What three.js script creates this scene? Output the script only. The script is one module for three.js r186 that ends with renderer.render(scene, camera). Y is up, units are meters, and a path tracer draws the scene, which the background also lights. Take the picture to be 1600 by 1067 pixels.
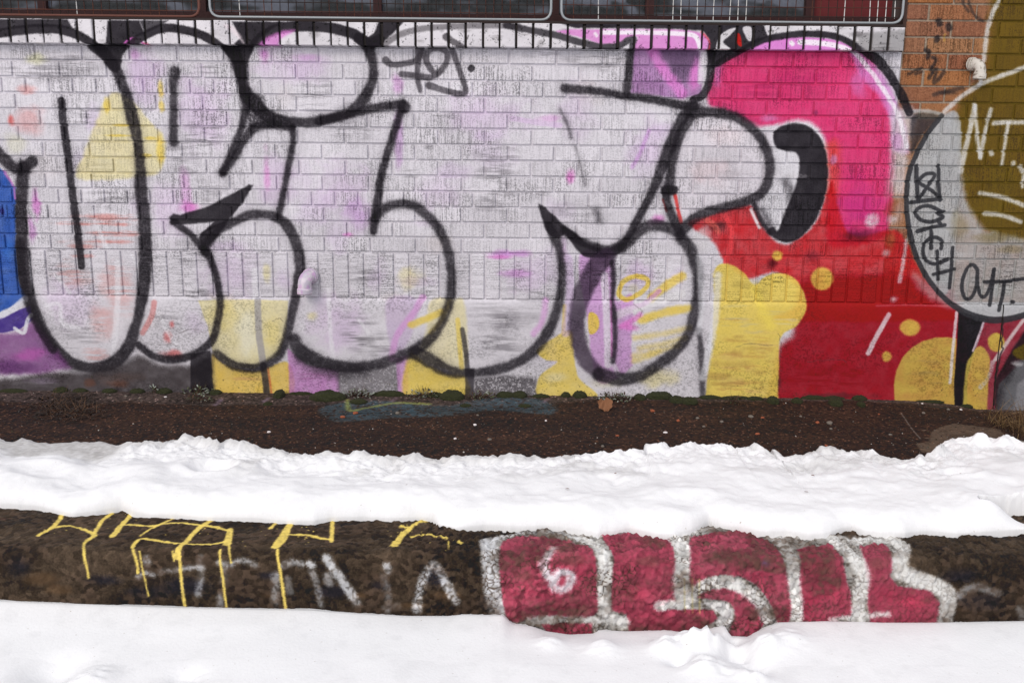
import * as THREE from 'three';
import { mergeGeometries } from 'three/addons/utils/BufferGeometryUtils.js';

// ------------------------------------------------------------------ camera, sky, sun, exposure
const scene = new THREE.Scene();
const FPX = 1555, CX = 800, CY = 533.5;                     // focal length and centre in pixels of a 1600 x 1067 frame
const CAM = new THREE.Vector3(0, 1.318, 4.893);
const camera = new THREE.PerspectiveCamera(2 * Math.atan(CY / FPX) * 180 / Math.PI, 1600 / 1067, 0.05, 400);
camera.position.copy(CAM);
camera.rotation.set(-12 * Math.PI / 180, 0, 0.0095, 'YXZ');
camera.updateMatrixWorld(true);
scene.add(camera);

const renderer = new THREE.WebGLRenderer({ antialias: true });
renderer.toneMapping = THREE.LinearToneMapping;
renderer.toneMappingExposure = 1.44;
renderer.shadowMap.enabled = true;

{ // overcast sky: brighter towards the zenith, the same all round
  const w = 256, h = 128, d = new Float32Array(w * h * 4);
  for (let j = 0; j < h; j++) for (let i = 0; i < w; i++) {
    const el = ((j + 0.5) / h - 0.5) * Math.PI, s = Math.max(0, Math.sin(el));
    const v = el < 0 ? 0.30 : 0.47 * (1 + 0.7 * s), k = (j * w + i) * 4;
    d[k] = v * 0.985; d[k + 1] = v; d[k + 2] = v * 1.05; d[k + 3] = 1;
  }
  const t = new THREE.DataTexture(d, w, h, THREE.RGBAFormat, THREE.FloatType);
  t.mapping = THREE.EquirectangularReflectionMapping; t.magFilter = t.minFilter = THREE.LinearFilter; t.needsUpdate = true;
  scene.background = t; scene.environment = t;
}
const sun = new THREE.DirectionalLight(0xfff6ec, 1.1);      // bright part of the cloud, high and to the left
sun.position.set(-4, 5.5, 8); sun.target.position.set(0, 0.5, 1);
sun.castShadow = true; sun.shadow.radius = 50; sun.shadow.mapSize.set(2048, 2048);
Object.assign(sun.shadow.camera, { left: -5, right: 5, top: 5, bottom: -5, near: 0.5, far: 25 });
scene.add(sun, sun.target);

// ------------------------------------------------------------------ helpers
let seed = 12345;
const rnd = () => { seed = (seed * 1664525 + 1013904223) >>> 0; return seed / 4294967296; };
const rr = (a, b) => a + (b - a) * rnd();
const clamp = (v, a = 0, b = 1) => v < a ? a : v > b ? b : v;
const lerp = (a, b, t) => a + (b - a) * t;
const sstep = (a, b, x) => { const t = clamp((x - a) / (b - a)); return t * t * (3 - 2 * t); };
const PERM = new Uint8Array(512), VAL = new Float32Array(256);
for (let i = 0; i < 256; i++) { PERM[i] = i; VAL[i] = rnd(); }
for (let i = 255; i > 0; i--) { const j = Math.floor(rnd() * (i + 1)), t = PERM[i]; PERM[i] = PERM[j]; PERM[j] = t; }
for (let i = 0; i < 256; i++) PERM[i + 256] = PERM[i];
const hash = (i, j) => VAL[PERM[(PERM[i & 255] + j) & 255]];
function vn(x, y) {                                          // value noise 0..1
  const i = Math.floor(x), j = Math.floor(y); let u = x - i, v = y - j;
  u = u * u * (3 - 2 * u); v = v * v * (3 - 2 * v);
  const a = hash(i, j), b = hash(i + 1, j), c = hash(i, j + 1), d = hash(i + 1, j + 1);
  return a + (b - a) * u + (c - a) * v + (a - b - c + d) * u * v;
}
function fbm(x, y, o = 4) { let s = 0, a = 0.5, n = 0; for (let k = 0; k < o; k++) { s += a * vn(x, y); n += a; a *= 0.5; x = x * 2.03 + 17.1; y = y * 2.03 + 5.3; } return s / n; }
function cells(x, y) {                                       // Worley: [nearest, second, id]
  const xi = Math.floor(x), yi = Math.floor(y); let d1 = 9, d2 = 9, id = 0;
  for (let b = -1; b <= 1; b++) for (let a = -1; a <= 1; a++) {
    const i = xi + a, j = yi + b, px = i + hash(i, j + 71) - x, py = j + hash(i + 37, j) - y, d = Math.sqrt(px * px + py * py);
    if (d < d1) { d2 = d1; d1 = d; id = hash(i + 11, j + 23); } else if (d < d2) d2 = d;
  }
  return [d1, d2, id];
}
const names = new Map();
function numbered(n) { const k = names.get(n) || 0; names.set(n, k + 1); return k ? `${n}_${String(k).padStart(3, '0')}` : n; }
function shade(o) { o.castShadow = true; o.receiveShadow = true; return o; }
function mesh(name, geo, mat, parent) { const m = shade(new THREE.Mesh(geo, mat)); m.name = name; if (parent) parent.add(m); return m; }
function thing(name, label, category, group) { const g = new THREE.Group(); g.name = numbered(name); g.userData = { label, category }; if (group) g.userData.group = group; scene.add(g); return g; }
function solo(name, geo, mat, label, category, group, kind) { const m = mesh(numbered(name), geo, mat, scene); m.userData = { label, category }; if (group) m.userData.group = group; if (kind) m.userData.kind = kind; return m; }
function structure(name, geo, mat) { const m = mesh(numbered(name), geo, mat, scene); m.userData = { kind: 'structure' }; return m; }
const S2L = c => { c /= 255; return c <= 0.04045 ? c / 12.92 : Math.pow((c + 0.055) / 1.055, 2.4); };
const L2S = v => 255 * (v <= 0.0031308 ? v * 12.92 : 1.055 * Math.pow(v, 1 / 2.4) - 0.055);
const rgb = (r, g, b) => new THREE.Color().setRGB(S2L(r), S2L(g), S2L(b));
const std = (c, rough = 0.9, extra = {}) => new THREE.MeshStandardMaterial({ color: rgb(...c), roughness: rough, metalness: 0, ...extra });

// photo pixel -> ray, and where that ray meets an upright plane (z = k) or a level plane (y = k)
function ray(px, py) { return new THREE.Vector3((px - CX) / FPX, -(py - CY) / FPX, -1).applyQuaternion(camera.quaternion); }
function onZ(px, py, z = 0) { const d = ray(px, py), t = (z - CAM.z) / d.z; return [CAM.x + d.x * t, CAM.y + d.y * t]; }
function onY(px, py, y = 0) { const d = ray(px, py), t = (y - CAM.y) / d.y; return [CAM.x + d.x * t, CAM.z + d.z * t]; }

// grid geometry: fn(i, j) -> [x, y, z, u, v]
function grid(nx, ny, fn) {
  const pos = new Float32Array((nx + 1) * (ny + 1) * 3), uv = new Float32Array((nx + 1) * (ny + 1) * 2), idx = [];
  for (let j = 0; j <= ny; j++) for (let i = 0; i <= nx; i++) { const p = fn(i, j), k = j * (nx + 1) + i; pos.set([p[0], p[1], p[2]], k * 3); uv.set([p[3], p[4]], k * 2); }
  for (let j = 0; j < ny; j++) for (let i = 0; i < nx; i++) { const a = j * (nx + 1) + i, b = a + 1, c = a + nx + 1, d = c + 1; idx.push(a, c, b, b, c, d); }
  const g = new THREE.BufferGeometry();
  g.setAttribute('position', new THREE.BufferAttribute(pos, 3)); g.setAttribute('uv', new THREE.BufferAttribute(uv, 2)); g.setIndex(idx); g.computeVertexNormals();
  return g;
}

// ------------------------------------------------------------------ spray paint on a flat buffer laid out in metres
class Paint {
  constructor(x0, y0, res, W, H, map, perMetre) {
    Object.assign(this, { x0, y0, res, W, H, map }); this.k = 1 / (perMetre * res);
    this.c = new Float32Array(W * H * 3);
  }
  pt(p) { const [X, Y] = this.map(p[0], p[1]); return [(X - this.x0) / this.res, (Y - this.y0) / this.res, p[2]]; }
  smooth(P, closed) {
    const n = P.length, out = []; if (n < 3 && !closed) return P;
    const at = i => closed ? P[(i + n) % n] : P[clamp(i, 0, n - 1)];
    for (let i = 0; i < (closed ? n : n - 1); i++) for (let s = 0; s < 6; s++) {
      const t = s / 6, a = at(i - 1), b = at(i), c = at(i + 1), d = at(i + 2), q = [];
      for (let k = 0; k < 3; k++) { if (b[k] === undefined) continue; const e = a[k] ?? b[k], f = c[k] ?? b[k], g = d[k] ?? f; q[k] = 0.5 * (2 * b[k] + (f - e) * t + (2 * e - 5 * b[k] + 4 * f - g) * t * t + (3 * b[k] - e - 3 * f + g) * t * t * t); }
      out.push(q);
    }
    if (!closed) out.push(P[n - 1]);
    return out;
  }
  blend(bx0, by0, bw, bh, A, col, o) {
    const { W, c } = this, op = o.o ?? 1, mot = o.m ?? 0.25, spk = o.spk ?? 0;
    for (let j = 0; j < bh; j++) for (let i = 0; i < bw; i++) {
      let a = A[j * bw + i]; if (a <= 0) continue;
      const x = bx0 + i, y = by0 + j;
      a *= op; if (mot) a *= 1 - mot * fbm(x * 0.045, y * 0.045, 3);
      if (o.streak) a *= sstep(o.cut ?? 0.42, (o.cut ?? 0.42) + 0.25, 0.6 * vn(x * 0.03 * (o.sx ?? 0.35) + o.streak, y * 0.16) + 0.4 * vn(x * 0.11 * (o.sx ?? 0.35), y * 0.4 + o.streak));
      if (spk) a *= 1 - spk * sstep(0.5, 0.75, 0.5 * vn(x * 0.5, y * 0.5) + 0.5 * vn(x * 0.21, y * 0.21));
      const k = (y * W + x) * 3; c[k] += (col[0] - c[k]) * a; c[k + 1] += (col[1] - c[k + 1]) * a; c[k + 2] += (col[2] - c[k + 2]) * a;
    }
  }
  S(col, w, pts, o = {}) {                                   // a stroke of width w photo pixels
    const k = this.k, so = Math.max(1.2, (o.s ?? 2.5) * k), P = (o.straight ? x => x : x => this.smooth(x, o.close))(pts.map(p => this.pt([p[0], p[1], p[2] ?? w])));
    if (o.close) P.push(P[0]);
    let x0 = 1e9, y0 = 1e9, x1 = -1e9, y1 = -1e9;
    for (const p of P) { const e = p[2] * k / 2 + so; x0 = Math.min(x0, p[0] - e); x1 = Math.max(x1, p[0] + e); y0 = Math.min(y0, p[1] - e); y1 = Math.max(y1, p[1] + e); }
    x0 = Math.max(0, Math.floor(x0)); y0 = Math.max(0, Math.floor(y0)); x1 = Math.min(this.W - 1, Math.ceil(x1)); y1 = Math.min(this.H - 1, Math.ceil(y1));
    if (x1 <= x0 || y1 <= y0) return; const bw = x1 - x0 + 1, bh = y1 - y0 + 1, A = new Float32Array(bw * bh);
    const n = P.length === 1 ? 1 : P.length - 1;
    for (let s = 0; s < n; s++) {
      const a = P[s], b = P[s + 1] ?? a, dx = b[0] - a[0], dy = b[1] - a[1], L = dx * dx + dy * dy + 1e-9, e = Math.max(a[2], b[2]) * k / 2 + so + 1;
      const i0 = Math.max(x0, Math.floor(Math.min(a[0], b[0]) - e)), i1 = Math.min(x1, Math.ceil(Math.max(a[0], b[0]) + e)), j0 = Math.max(y0, Math.floor(Math.min(a[1], b[1]) - e)), j1 = Math.min(y1, Math.ceil(Math.max(a[1], b[1]) + e));
      for (let j = j0; j <= j1; j++) for (let i = i0; i <= i1; i++) {
        const t = clamp(((i - a[0]) * dx + (j - a[1]) * dy) / L), d = Math.hypot(i - a[0] - dx * t, j - a[1] - dy * t) + (hash(i, j) - 0.5) * so * 0.6 + (vn(i * 0.07, j * 0.07) - 0.5) * so * 0.4;
        const al = clamp(((a[2] + (b[2] - a[2]) * t) * k / 2 + so / 2 - d) / so), q = (j - y0) * bw + i - x0; if (al > A[q]) A[q] = al;
      }
    }
    this.blend(x0, y0, bw, bh, A, col, o);
  }
  F(col, pts, o = {}) {                                      // a filled outline
    const k = this.k, so = Math.max(1.2, (o.s ?? 2.5) * k), base = pts.map(p => this.pt(p)), P = o.straight ? base : this.smooth(base, true), n = P.length;
    let x0 = 1e9, y0 = 1e9, x1 = -1e9, y1 = -1e9;
    for (const p of P) { x0 = Math.min(x0, p[0] - so); x1 = Math.max(x1, p[0] + so); y0 = Math.min(y0, p[1] - so); y1 = Math.max(y1, p[1] + so); }
    x0 = Math.max(0, Math.floor(x0)); y0 = Math.max(0, Math.floor(y0)); x1 = Math.min(this.W - 1, Math.ceil(x1)); y1 = Math.min(this.H - 1, Math.ceil(y1));
    if (x1 <= x0 || y1 <= y0) return; const bw = x1 - x0 + 1, bh = y1 - y0 + 1, A = new Float32Array(bw * bh), far = so * so * 4;
    for (let j = 0; j < bh; j++) for (let i = 0; i < bw; i++) {
      const x = x0 + i, y = y0 + j; let inside = false, best = far;
      for (let s = 0; s < n; s++) {
        const a = P[s], b = P[s + 1 < n ? s + 1 : 0];
        if ((a[1] > y) !== (b[1] > y) && x < (b[0] - a[0]) * (y - a[1]) / (b[1] - a[1]) + a[0]) inside = !inside;
        const lo = a[0] < b[0] ? a[0] : b[0], hi = a[0] < b[0] ? b[0] : a[0]; if (x < lo - so * 2 || x > hi + so * 2) continue;
        const dx = b[0] - a[0], dy = b[1] - a[1], t = clamp(((x - a[0]) * dx + (y - a[1]) * dy) / (dx * dx + dy * dy + 1e-9)), ex = x - a[0] - dx * t, ey = y - a[1] - dy * t, dd = ex * ex + ey * ey; if (dd < best) best = dd;
      }
      const d = (inside ? 1 : -1) * Math.sqrt(best) + (hash(x, y) - 0.5) * so * 0.6 + (vn(x * 0.07, y * 0.07) - 0.5) * so * 0.4;
      A[j * bw + i] = clamp((d + so / 2) / so);
    }
    this.blend(x0, y0, bw, bh, A, col, o);
  }
  B(col, x, y, rx, ry, o = {}) {                             // a cloudy patch
    const [cx, cy] = this.pt([x, y]), k = this.k; rx *= k; ry *= k;
    const x0 = Math.max(0, Math.floor(cx - rx * 1.4)), x1 = Math.min(this.W - 1, Math.ceil(cx + rx * 1.4)), y0 = Math.max(0, Math.floor(cy - ry * 1.4)), y1 = Math.min(this.H - 1, Math.ceil(cy + ry * 1.4));
    if (x1 <= x0 || y1 <= y0) return; const bw = x1 - x0 + 1, bh = y1 - y0 + 1, A = new Float32Array(bw * bh), ed = o.edge ?? 0.8;
    for (let j = 0; j < bh; j++) for (let i = 0; i < bw; i++) {
      const d = Math.hypot((x0 + i - cx) / rx, (y0 + j - cy) / ry) + (fbm((x0 + i) * 0.03 + x, (y0 + j) * 0.03 + y, 4) - 0.5) * 0.9 * (o.rag ?? 1) + (hash(x0 + i, y0 + j) - 0.5) * 0.2;
      A[j * bw + i] = sstep(1, 1 - ed, d);
    }
    this.blend(x0, y0, bw, bh, A, col, { m: 0.3, ...o });
  }
  texture(i0, i1, gloss = 0) {                                      // columns i0..i1 as an sRGB texture
    const w = i1 - i0, d = new Uint8Array(w * this.H * 4);
    for (let j = 0; j < this.H; j++) for (let i = 0; i < w; i++) { const k = (j * this.W + i + i0) * 3, q = (j * w + i) * 4; for (let n = 0; n < 3; n++) d[q + n] = gloss ? L2S(Math.max(0.006, S2L(clamp(this.c[k + n], 0, 255)) - gloss)) : clamp(this.c[k + n], 0, 255); d[q + 3] = 255; }
    const t = new THREE.DataTexture(d, w, this.H); t.colorSpace = THREE.SRGBColorSpace; t.magFilter = THREE.LinearFilter; t.minFilter = THREE.LinearMipmapLinearFilter; t.generateMipmaps = true; t.needsUpdate = true; return t;
  }
}
function grey(w, h, fn, i0 = 0) { const d = new Uint8Array(w * h * 4); for (let j = 0; j < h; j++) for (let i = 0; i < w; i++) { const q = (j * w + i) * 4, v = clamp(fn(i + i0, j), 0, 255); d[q] = d[q + 1] = d[q + 2] = v; d[q + 3] = 255; } const t = new THREE.DataTexture(d, w, h); t.magFilter = THREE.LinearFilter; t.minFilter = THREE.LinearMipmapLinearFilter; t.generateMipmaps = true; t.needsUpdate = true; return t; }

// ------------------------------------------------------------------ wall layout (metres)
const XL = -3.6, XR = 3.6, RES = 0.0018, WW = 4000, YB = -0.15, HH = 1280;
const COURSE = 0.075, JOINT = 0.010;
const ySoldTop = onZ(600, 394.5)[1], ySoldBot = ySoldTop - 0.228, ySill = ySoldTop + 13 * COURSE;
const xJ = onZ(1392, 300)[0];                                // movement joint between the two stretches of wall
const bricks = [];                                           // { x0, x1, y0, y1, type, wall }
{
  const lay = (wall, xa, xb, rowTop, rows, anchorOdd, anchorEven, headers) => {
    for (let r = 0; r < rows; r++) {
      const y1 = rowTop - r * COURSE - JOINT / 2, y0 = y1 - COURSE + JOINT, head = headers.includes(r), step = head ? 0.1125 : 0.225;
      let x = (r % 2 ? anchorOdd : anchorEven) + (head ? 0.056 : 0); x -= Math.ceil((x - xa) / step) * step;
      for (; x < xb; x += step) {
        const a = Math.max(xa, x) + JOINT / 2 + rr(-0.0015, 0.0015), b = Math.min(xb, x + step) - JOINT / 2 + rr(-0.0015, 0.0015);
        if (b - a > 0.03) bricks.push({ x0: a, x1: b, y0: y0 + rr(-0.001, 0.001), y1: y1 + rr(-0.001, 0.001), type: 1, wall });
      }
    }
  };
  lay(0, XL, xJ, ySill, 13, onZ(464, 162)[0], onZ(428, 186)[0], [2, 9]);
  lay(1, xJ, XR, ySill - 0.006 + 6 * COURSE, 19, onZ(1447, 80)[0], onZ(1440, 110)[0] - 0.1, [11]);
  for (const [wall, xa, xb, dy] of [[0, XL, xJ, 0], [1, xJ, XR, -0.006]]) {
    let x = onZ(427, 430)[0]; x -= Math.ceil((x - xa) / COURSE) * COURSE;
    for (; x < xb; x += COURSE) { const a = Math.max(xa, x) + JOINT / 2 + rr(-0.0012, 0.0012), b = Math.min(xb, x + COURSE) - JOINT / 2 + rr(-0.0012, 0.0012); if (b - a > 0.02) bricks.push({ x0: a, x1: b, y0: ySoldBot + dy + rr(0, 0.002), y1: ySoldTop + dy - JOINT / 2, type: 2, wall }); }
  }
}

// ------------------------------------------------------------------ what is sprayed on the wall
const PW = new Paint(XL, YB, RES, WW, HH, (x, y) => onZ(x, y, 0), 322);
const SILLZ = 0.055, SILLH = 0.108;
const PS = new Paint(XL, ySill - 0.01, RES, WW, 72, (x, y) => onZ(x, y, SILLZ), 330);
const kind = new Uint8Array(WW * HH), bid = new Uint16Array(WW * HH);
bricks.forEach((b, n) => {
  const i0 = Math.max(0, Math.round((b.x0 - XL) / RES)), i1 = Math.min(WW - 1, Math.round((b.x1 - XL) / RES)), j0 = Math.max(0, Math.round((b.y0 - YB) / RES)), j1 = Math.min(HH - 1, Math.round((b.y1 - YB) / RES));
  for (let j = j0; j <= j1; j++) for (let i = i0; i <= i1; i++) { kind[j * WW + i] = b.type; bid[j * WW + i] = n + 1; }
});
const BLK = [36, 33, 38], WHT = [208, 204, 210];
{ // bare masonry, then the silvery white ground coat
  const jx = (xJ - XL) / RES, tone = bricks.map(() => [rr(-1, 1), rr(-1, 1)]);
  for (let j = 0; j < HH; j++) for (let i = 0; i < WW; i++) {
    const q = (j * WW + i) * 3, y = YB + j * RES, n = fbm(i * 0.012, j * 0.012, 4), f = vn(i * 0.4, j * 0.4), id = bid[j * WW + i];
    let r, g, b;
    if (i > jx && y > 0.5) {                                 // orange brown brick with pale mortar
      if (id) { const t = tone[id - 1]; r = 142 + t[0] * 13 + (f - 0.5) * 30; g = 97 + t[0] * 10 + t[1] * 6 + (f - 0.5) * 26; b = 72 + t[1] * 8 + (f - 0.5) * 20; }
      else { r = 158 + (f - 0.5) * 24; g = 142 + (f - 0.5) * 24; b = 126 + (f - 0.5) * 24; }
    } else { const v = (n - 0.5) * 22 + (f - 0.5) * 8; r = 209 + v; g = 205 + v; b = 212 + v; }
    PW.c[q] = r; PW.c[q + 1] = g; PW.c[q + 2] = b;
  }
  for (let j = 0; j < PS.H; j++) for (let i = 0; i < WW; i++) { const q = (j * WW + i) * 3, v = (fbm(i * 0.02, j * 0.02, 3) - 0.5) * 30; PS.c[q] = 205 + v; PS.c[q + 1] = 201 + v; PS.c[q + 2] = 206 + v; }
}
const w = PW, LIL = [205, 178, 213], PNK = [221, 122, 200], YEL = [226, 196, 84], PYE = [222, 210, 154];
// cloudy tints in the ground coat
for (const [c, x, y, rx, ry, o] of [
  [LIL, 225, 120, 45, 50, .6], [LIL, 320, 175, 55, 75, .6], [LIL, 460, 105, 70, 32, .6], [LIL, 760, 180, 90, 50, .55], [LIL, 690, 300, 60, 40, .35], [LIL, 430, 290, 40, 60, .5], [LIL, 540, 300, 60, 60, .55],
  [LIL, 270, 330, 40, 60, .5], [LIL, 360, 430, 60, 60, .5], [LIL, 1010, 240, 40, 60, .5], [LIL, 900, 170, 40, 60, .35], [LIL, 830, 430, 60, 35, .5], [LIL, 520, 500, 60, 60, .5], [LIL, 110, 470, 60, 60, .45], [LIL, 1000, 430, 40, 30, .6],
  [[186, 146, 196], 622, 215, 9, 60, .75], [[192, 150, 205], 560, 340, 32, 34, .7], [[196, 128, 204], 795, 397, 48, 10, .8], [PNK, 780, 402, 30, 5, .7], [[200, 140, 205], 810, 428, 40, 9, .7], [PNK, 292, 325, 20, 14, .85], [PNK, 540, 367, 14, 6, .8],
  [PNK, 890, 276, 11, 18, .85], [PNK, 1028, 343, 18, 13, .85], [PNK, 416, 270, 8, 40, .5], [[212, 130, 206], 290, 300, 12, 50, .45], [[212, 130, 206], 412, 85, 13, 16, .8], [[200, 150, 205], 480, 90, 35, 8, .6], [[190, 130, 190], 210, 85, 14, 14, .8],
  [[200, 130, 200], 620, 130, 12, 20, .6], [[206, 120, 196], 55, 320, 10, 40, .8], [[190, 120, 190], 48, 360, 9, 30, .7], [[204, 150, 210], 880, 390, 12, 30, .6], [[210, 140, 208], 860, 185, 30, 8, .5],
  [[216, 150, 150], 45, 190, 34, 30, .6], [[206, 84, 80], 15, 188, 8, 14, .85], [[208, 130, 126], 40, 140, 24, 10, .55], [[214, 180, 182], 1110, 270, 50, 26, .5], [[230, 208, 210], 1130, 210, 40, 26, .5], [[190, 190, 130], 55, 90, 24, 12, .5], [[200, 200, 160], 20, 225, 24, 20, .4],
  [PYE, 415, 428, 9, 24, .75], [PYE, 640, 435, 26, 24, .7], [PYE, 486, 494, 12, 12, .7]]) w.B(c, x, y, rx, ry, { o });
for (let k = 0; k < 46; k++) w.B(rnd() < .7 ? [200, 176, 210] : rnd() < .5 ? [188, 186, 192] : [216, 206, 206], rr(60, 1100), rr(85, 560), rr(15, 50), rr(10, 45), { o: rr(.2, .5) });
// grey scuffs
let sk = 3;
for (const [x, y, rx, ry, o] of [[150, 185, 70, 25, .55], [150, 265, 75, 22, .55], [170, 310, 70, 20, .45], [320, 210, 60, 40, .5], [330, 110, 40, 20, .5], [60, 110, 90, 30, .5], [130, 100, 70, 20, .5], [490, 150, 55, 30, .5], [690, 185, 30, 20, .4], [770, 290, 55, 60, .5], [770, 240, 60, 30, .45], [540, 205, 60, 20, .4],
  [570, 430, 40, 25, .5], [560, 520, 40, 48, .7], [590, 540, 40, 30, .5], [780, 500, 60, 25, .6], [780, 540, 52, 36, .6], [560, 170, 30, 20, .4], [290, 250, 40, 50, .35], [330, 300, 40, 30, .35], [300, 400, 40, 50, .4], [310, 470, 40, 40, .5], [260, 500, 30, 30, .4], [130, 520, 60, 50, .35], [1000, 130, 60, 20, .4], [930, 95, 60, 20, .45], [860, 85, 60, 14, .35], [840, 300, 30, 20, .3], [900, 330, 60, 30, .3], [1150, 270, 40, 50, .3], [640, 270, 20, 12, .4], [670, 230, 14, 8, .6], [410, 440, 40, 40, .3], [800, 480, 100, 60, .25], [1030, 470, 40, 30, .3]])
  w.B([112, 108, 114], x, y, rx, ry, { o: o * 0.95, streak: sk += 7.3, m: 0 });
// pale yellow triangle in the first letter and stronger marks
w.F(PYE, [[168, 150], [196, 150], [216, 170], [240, 198], [258, 222], [252, 262], [226, 276], [122, 280], [128, 245], [146, 198]], { o: .8, s: 5 });
for (const [x, y, rx, ry] of [[250, 140, 6, 18], [251, 165, 6, 12], [250, 236, 8, 30], [232, 216, 16, 4], [228, 243, 14, 4], [200, 196, 40, 3], [185, 212, 40, 3], [165, 165, 6, 18]]) w.B(YEL, x, y, rx, ry, { o: .8 });
// red scribble under the coat
for (const [x, y, rx, ry, o] of [[160, 340, 70, 8, .6], [150, 350, 75, 5, .85], [170, 365, 60, 6, .6], [160, 378, 70, 6, .7], [130, 385, 40, 6, .5], [130, 400, 30, 5, .6], [110, 430, 40, 25, .35], [180, 450, 40, 60, .35], [160, 500, 30, 40, .35], [150, 555, 30, 20, .35]]) w.B([206, 110, 100], x, y, rx, ry, { o, streak: sk += 3.1, cut: .3 });
w.S([206, 108, 104], 9, [[240, 473], [236, 495], [222, 520]], { o: .6 }); w.B([204, 96, 96], 268, 507, 7, 10, { o: .8 }); w.B([204, 96, 96], 268, 553, 26, 11, { o: .85 }); w.B([204, 96, 96], 262, 527, 10, 14, { o: .7 });
// white dribbles and marks
for (const [wd, p] of [[9, [[183, 410], [182, 480], [176, 560]]], [7, [[152, 355], [158, 372], [166, 388]]], [7, [[72, 478], [92, 476], [97, 506], [122, 512]]], [6, [[252, 500], [268, 530], [292, 558]]], [5, [[205, 398], [214, 418]]], [12, [[398, 425], [402, 500], [408, 566]]], [7, [[512, 450], [516, 520], [520, 560]]], [9, [[700, 475], [706, 520], [712, 560], [730, 580]]], [6, [[80, 538], [110, 560]]], [5, [[85, 430], [108, 458]]], [5, [[560, 500], [575, 520]]], [7, [[660, 60], [668, 75]]]]) w.S([228, 226, 232], wd, p, { o: .7, s: 3 });
// second letter foot: yellow panel and bars
w.F(PYE, [[309, 470], [380, 468], [450, 470], [447, 520], [436, 555], [396, 577], [356, 572], [332, 552], [324, 510]], { o: .85, s: 2, straight: true });
w.B([228, 206, 110], 345, 490, 30, 40, { o: .5 }); w.B([228, 206, 110], 425, 520, 22, 40, { o: .45 }); w.B([232, 230, 214], 385, 520, 26, 50, { o: .7 });
w.F([220, 184, 80], [[330, 555], [352, 570], [400, 580], [449, 566], [451, 622], [343, 622]], { s: 3, o: .95 }); w.B([196, 150, 110], 385, 592, 40, 5, { o: .6 });
w.F([58, 52, 54], [[-300, 588], [20, 592], [70, 582], [130, 584], [190, 568], [215, 556], [250, 572], [300, 572], [330, 552], [344, 730], [-300, 660]], { s: 9, o: .95, straight: true });
w.B([96, 80, 76], 180, 590, 60, 14, { o: .6 }); w.B([112, 108, 112], 60, 598, 70, 10, { o: .7, streak: 12 }); w.B([120, 118, 122], 190, 562, 30, 12, { o: .5 }); w.B([110, 70, 56], 185, 600, 30, 9, { o: .6 }); w.B([110, 70, 56], 140, 598, 12, 9, { o: .6 });
w.F([38, 35, 40], [[297, 553], [328, 548], [343, 730], [297, 730]], { s: 2, straight: true, o: .95 });
w.S([150, 147, 156], 11, [[402, 470], [404, 520], [411, 572]], { o: .8 }); w.S([56, 52, 58], 11, [[411, 572], [418, 622]], { o: .95 }); w.S([190, 80, 60], 3, [[418, 575], [425, 622]], { o: .7 });
// panels along the plinth
w.F([184, 124, 184], [[449, 545], [480, 570], [529, 578], [531, 622], [452, 622]], { s: 3, o: .9, straight: true }); w.B([150, 90, 140], 490, 590, 40, 18, { o: .5, streak: 5 });
w.F([88, 84, 88], [[524, 570], [625, 572], [624, 622], [529, 622]], { s: 6, o: .75, spk: .5, straight: true }); w.B([180, 176, 182], 555, 590, 30, 18, { o: .5 });
w.F([186, 162, 198], [[604, 470], [652, 470], [640, 530], [612, 545]], { s: 5, o: .6 }); w.S([212, 150, 210], 11, [[660, 465], [645, 490], [620, 524], [612, 560]], { o: .7, s: 4 });
w.F([200, 140, 200], [[618, 560], [638, 555], [637, 620], [622, 620]], { s: 3, o: .8, straight: true });
w.F(PYE, [[672, 472], [705, 468], [726, 478], [727, 580], [690, 575], [650, 560], [665, 520]], { s: 5, o: .7 });
w.F([224, 194, 80], [[640, 552], [662, 566], [700, 585], [727, 588], [728, 622], [634, 622]], { s: 5, o: .9 }); w.S(YEL, 11, [[642, 508], [662, 500], [690, 488]], { o: .85, s: 4 }); w.S(YEL, 7, [[702, 470], [690, 500], [672, 520]], { o: .6, s: 4 }); w.S(YEL, 8, [[715, 500], [718, 540], [721, 575]], { o: .7 });
w.S([46, 43, 48], 8, [[722, 515], [727, 545], [730, 575]], { o: .8 }); w.F([52, 48, 54], [[726, 576], [741, 576], [740, 622], [727, 622]], { s: 2, straight: true, o: .9 });
w.F([70, 66, 70], [[740, 592], [790, 586], [837, 590], [845, 625], [738, 625]], { s: 6, o: .85, spk: .7, straight: true });
w.F([224, 196, 88], [[838, 548], [862, 530], [892, 516], [896, 548], [904, 590], [932, 620], [846, 622], [842, 590], [870, 566], [852, 562]], { s: 3, o: .9 }); w.B([228, 220, 190], 870, 590, 24, 12, { o: .6 });
w.S([214, 160, 214], 10, [[852, 470], [848, 500], [834, 522]], { o: .8, s: 5 }); w.S(YEL, 6, [[882, 478], [880, 520]], { o: .8 }); w.S([196, 170, 206], 14, [[888, 405], [890, 460], [884, 520]], { o: .7, s: 4 });
w.F([194, 138, 200], [[905, 400], [955, 400], [962, 470], [988, 462], [986, 540], [985, 575], [940, 600], [925, 560], [918, 500]], { s: 4, o: .8 }); w.B(PNK, 985, 512, 16, 8, { o: .8 });
w.F(YEL, [[920, 490], [932, 492], [936, 508], [930, 520], [920, 520]], { s: 2 }); w.S([226, 222, 230], 12, [[944, 430], [948, 500], [950, 570]], { o: .85, s: 3 }); w.S(PNK, 3, [[955, 470], [956, 560]], { o: .9 }); w.S([225, 220, 230], 8, [[956, 562], [966, 585], [980, 590]], { o: .7 });
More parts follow.
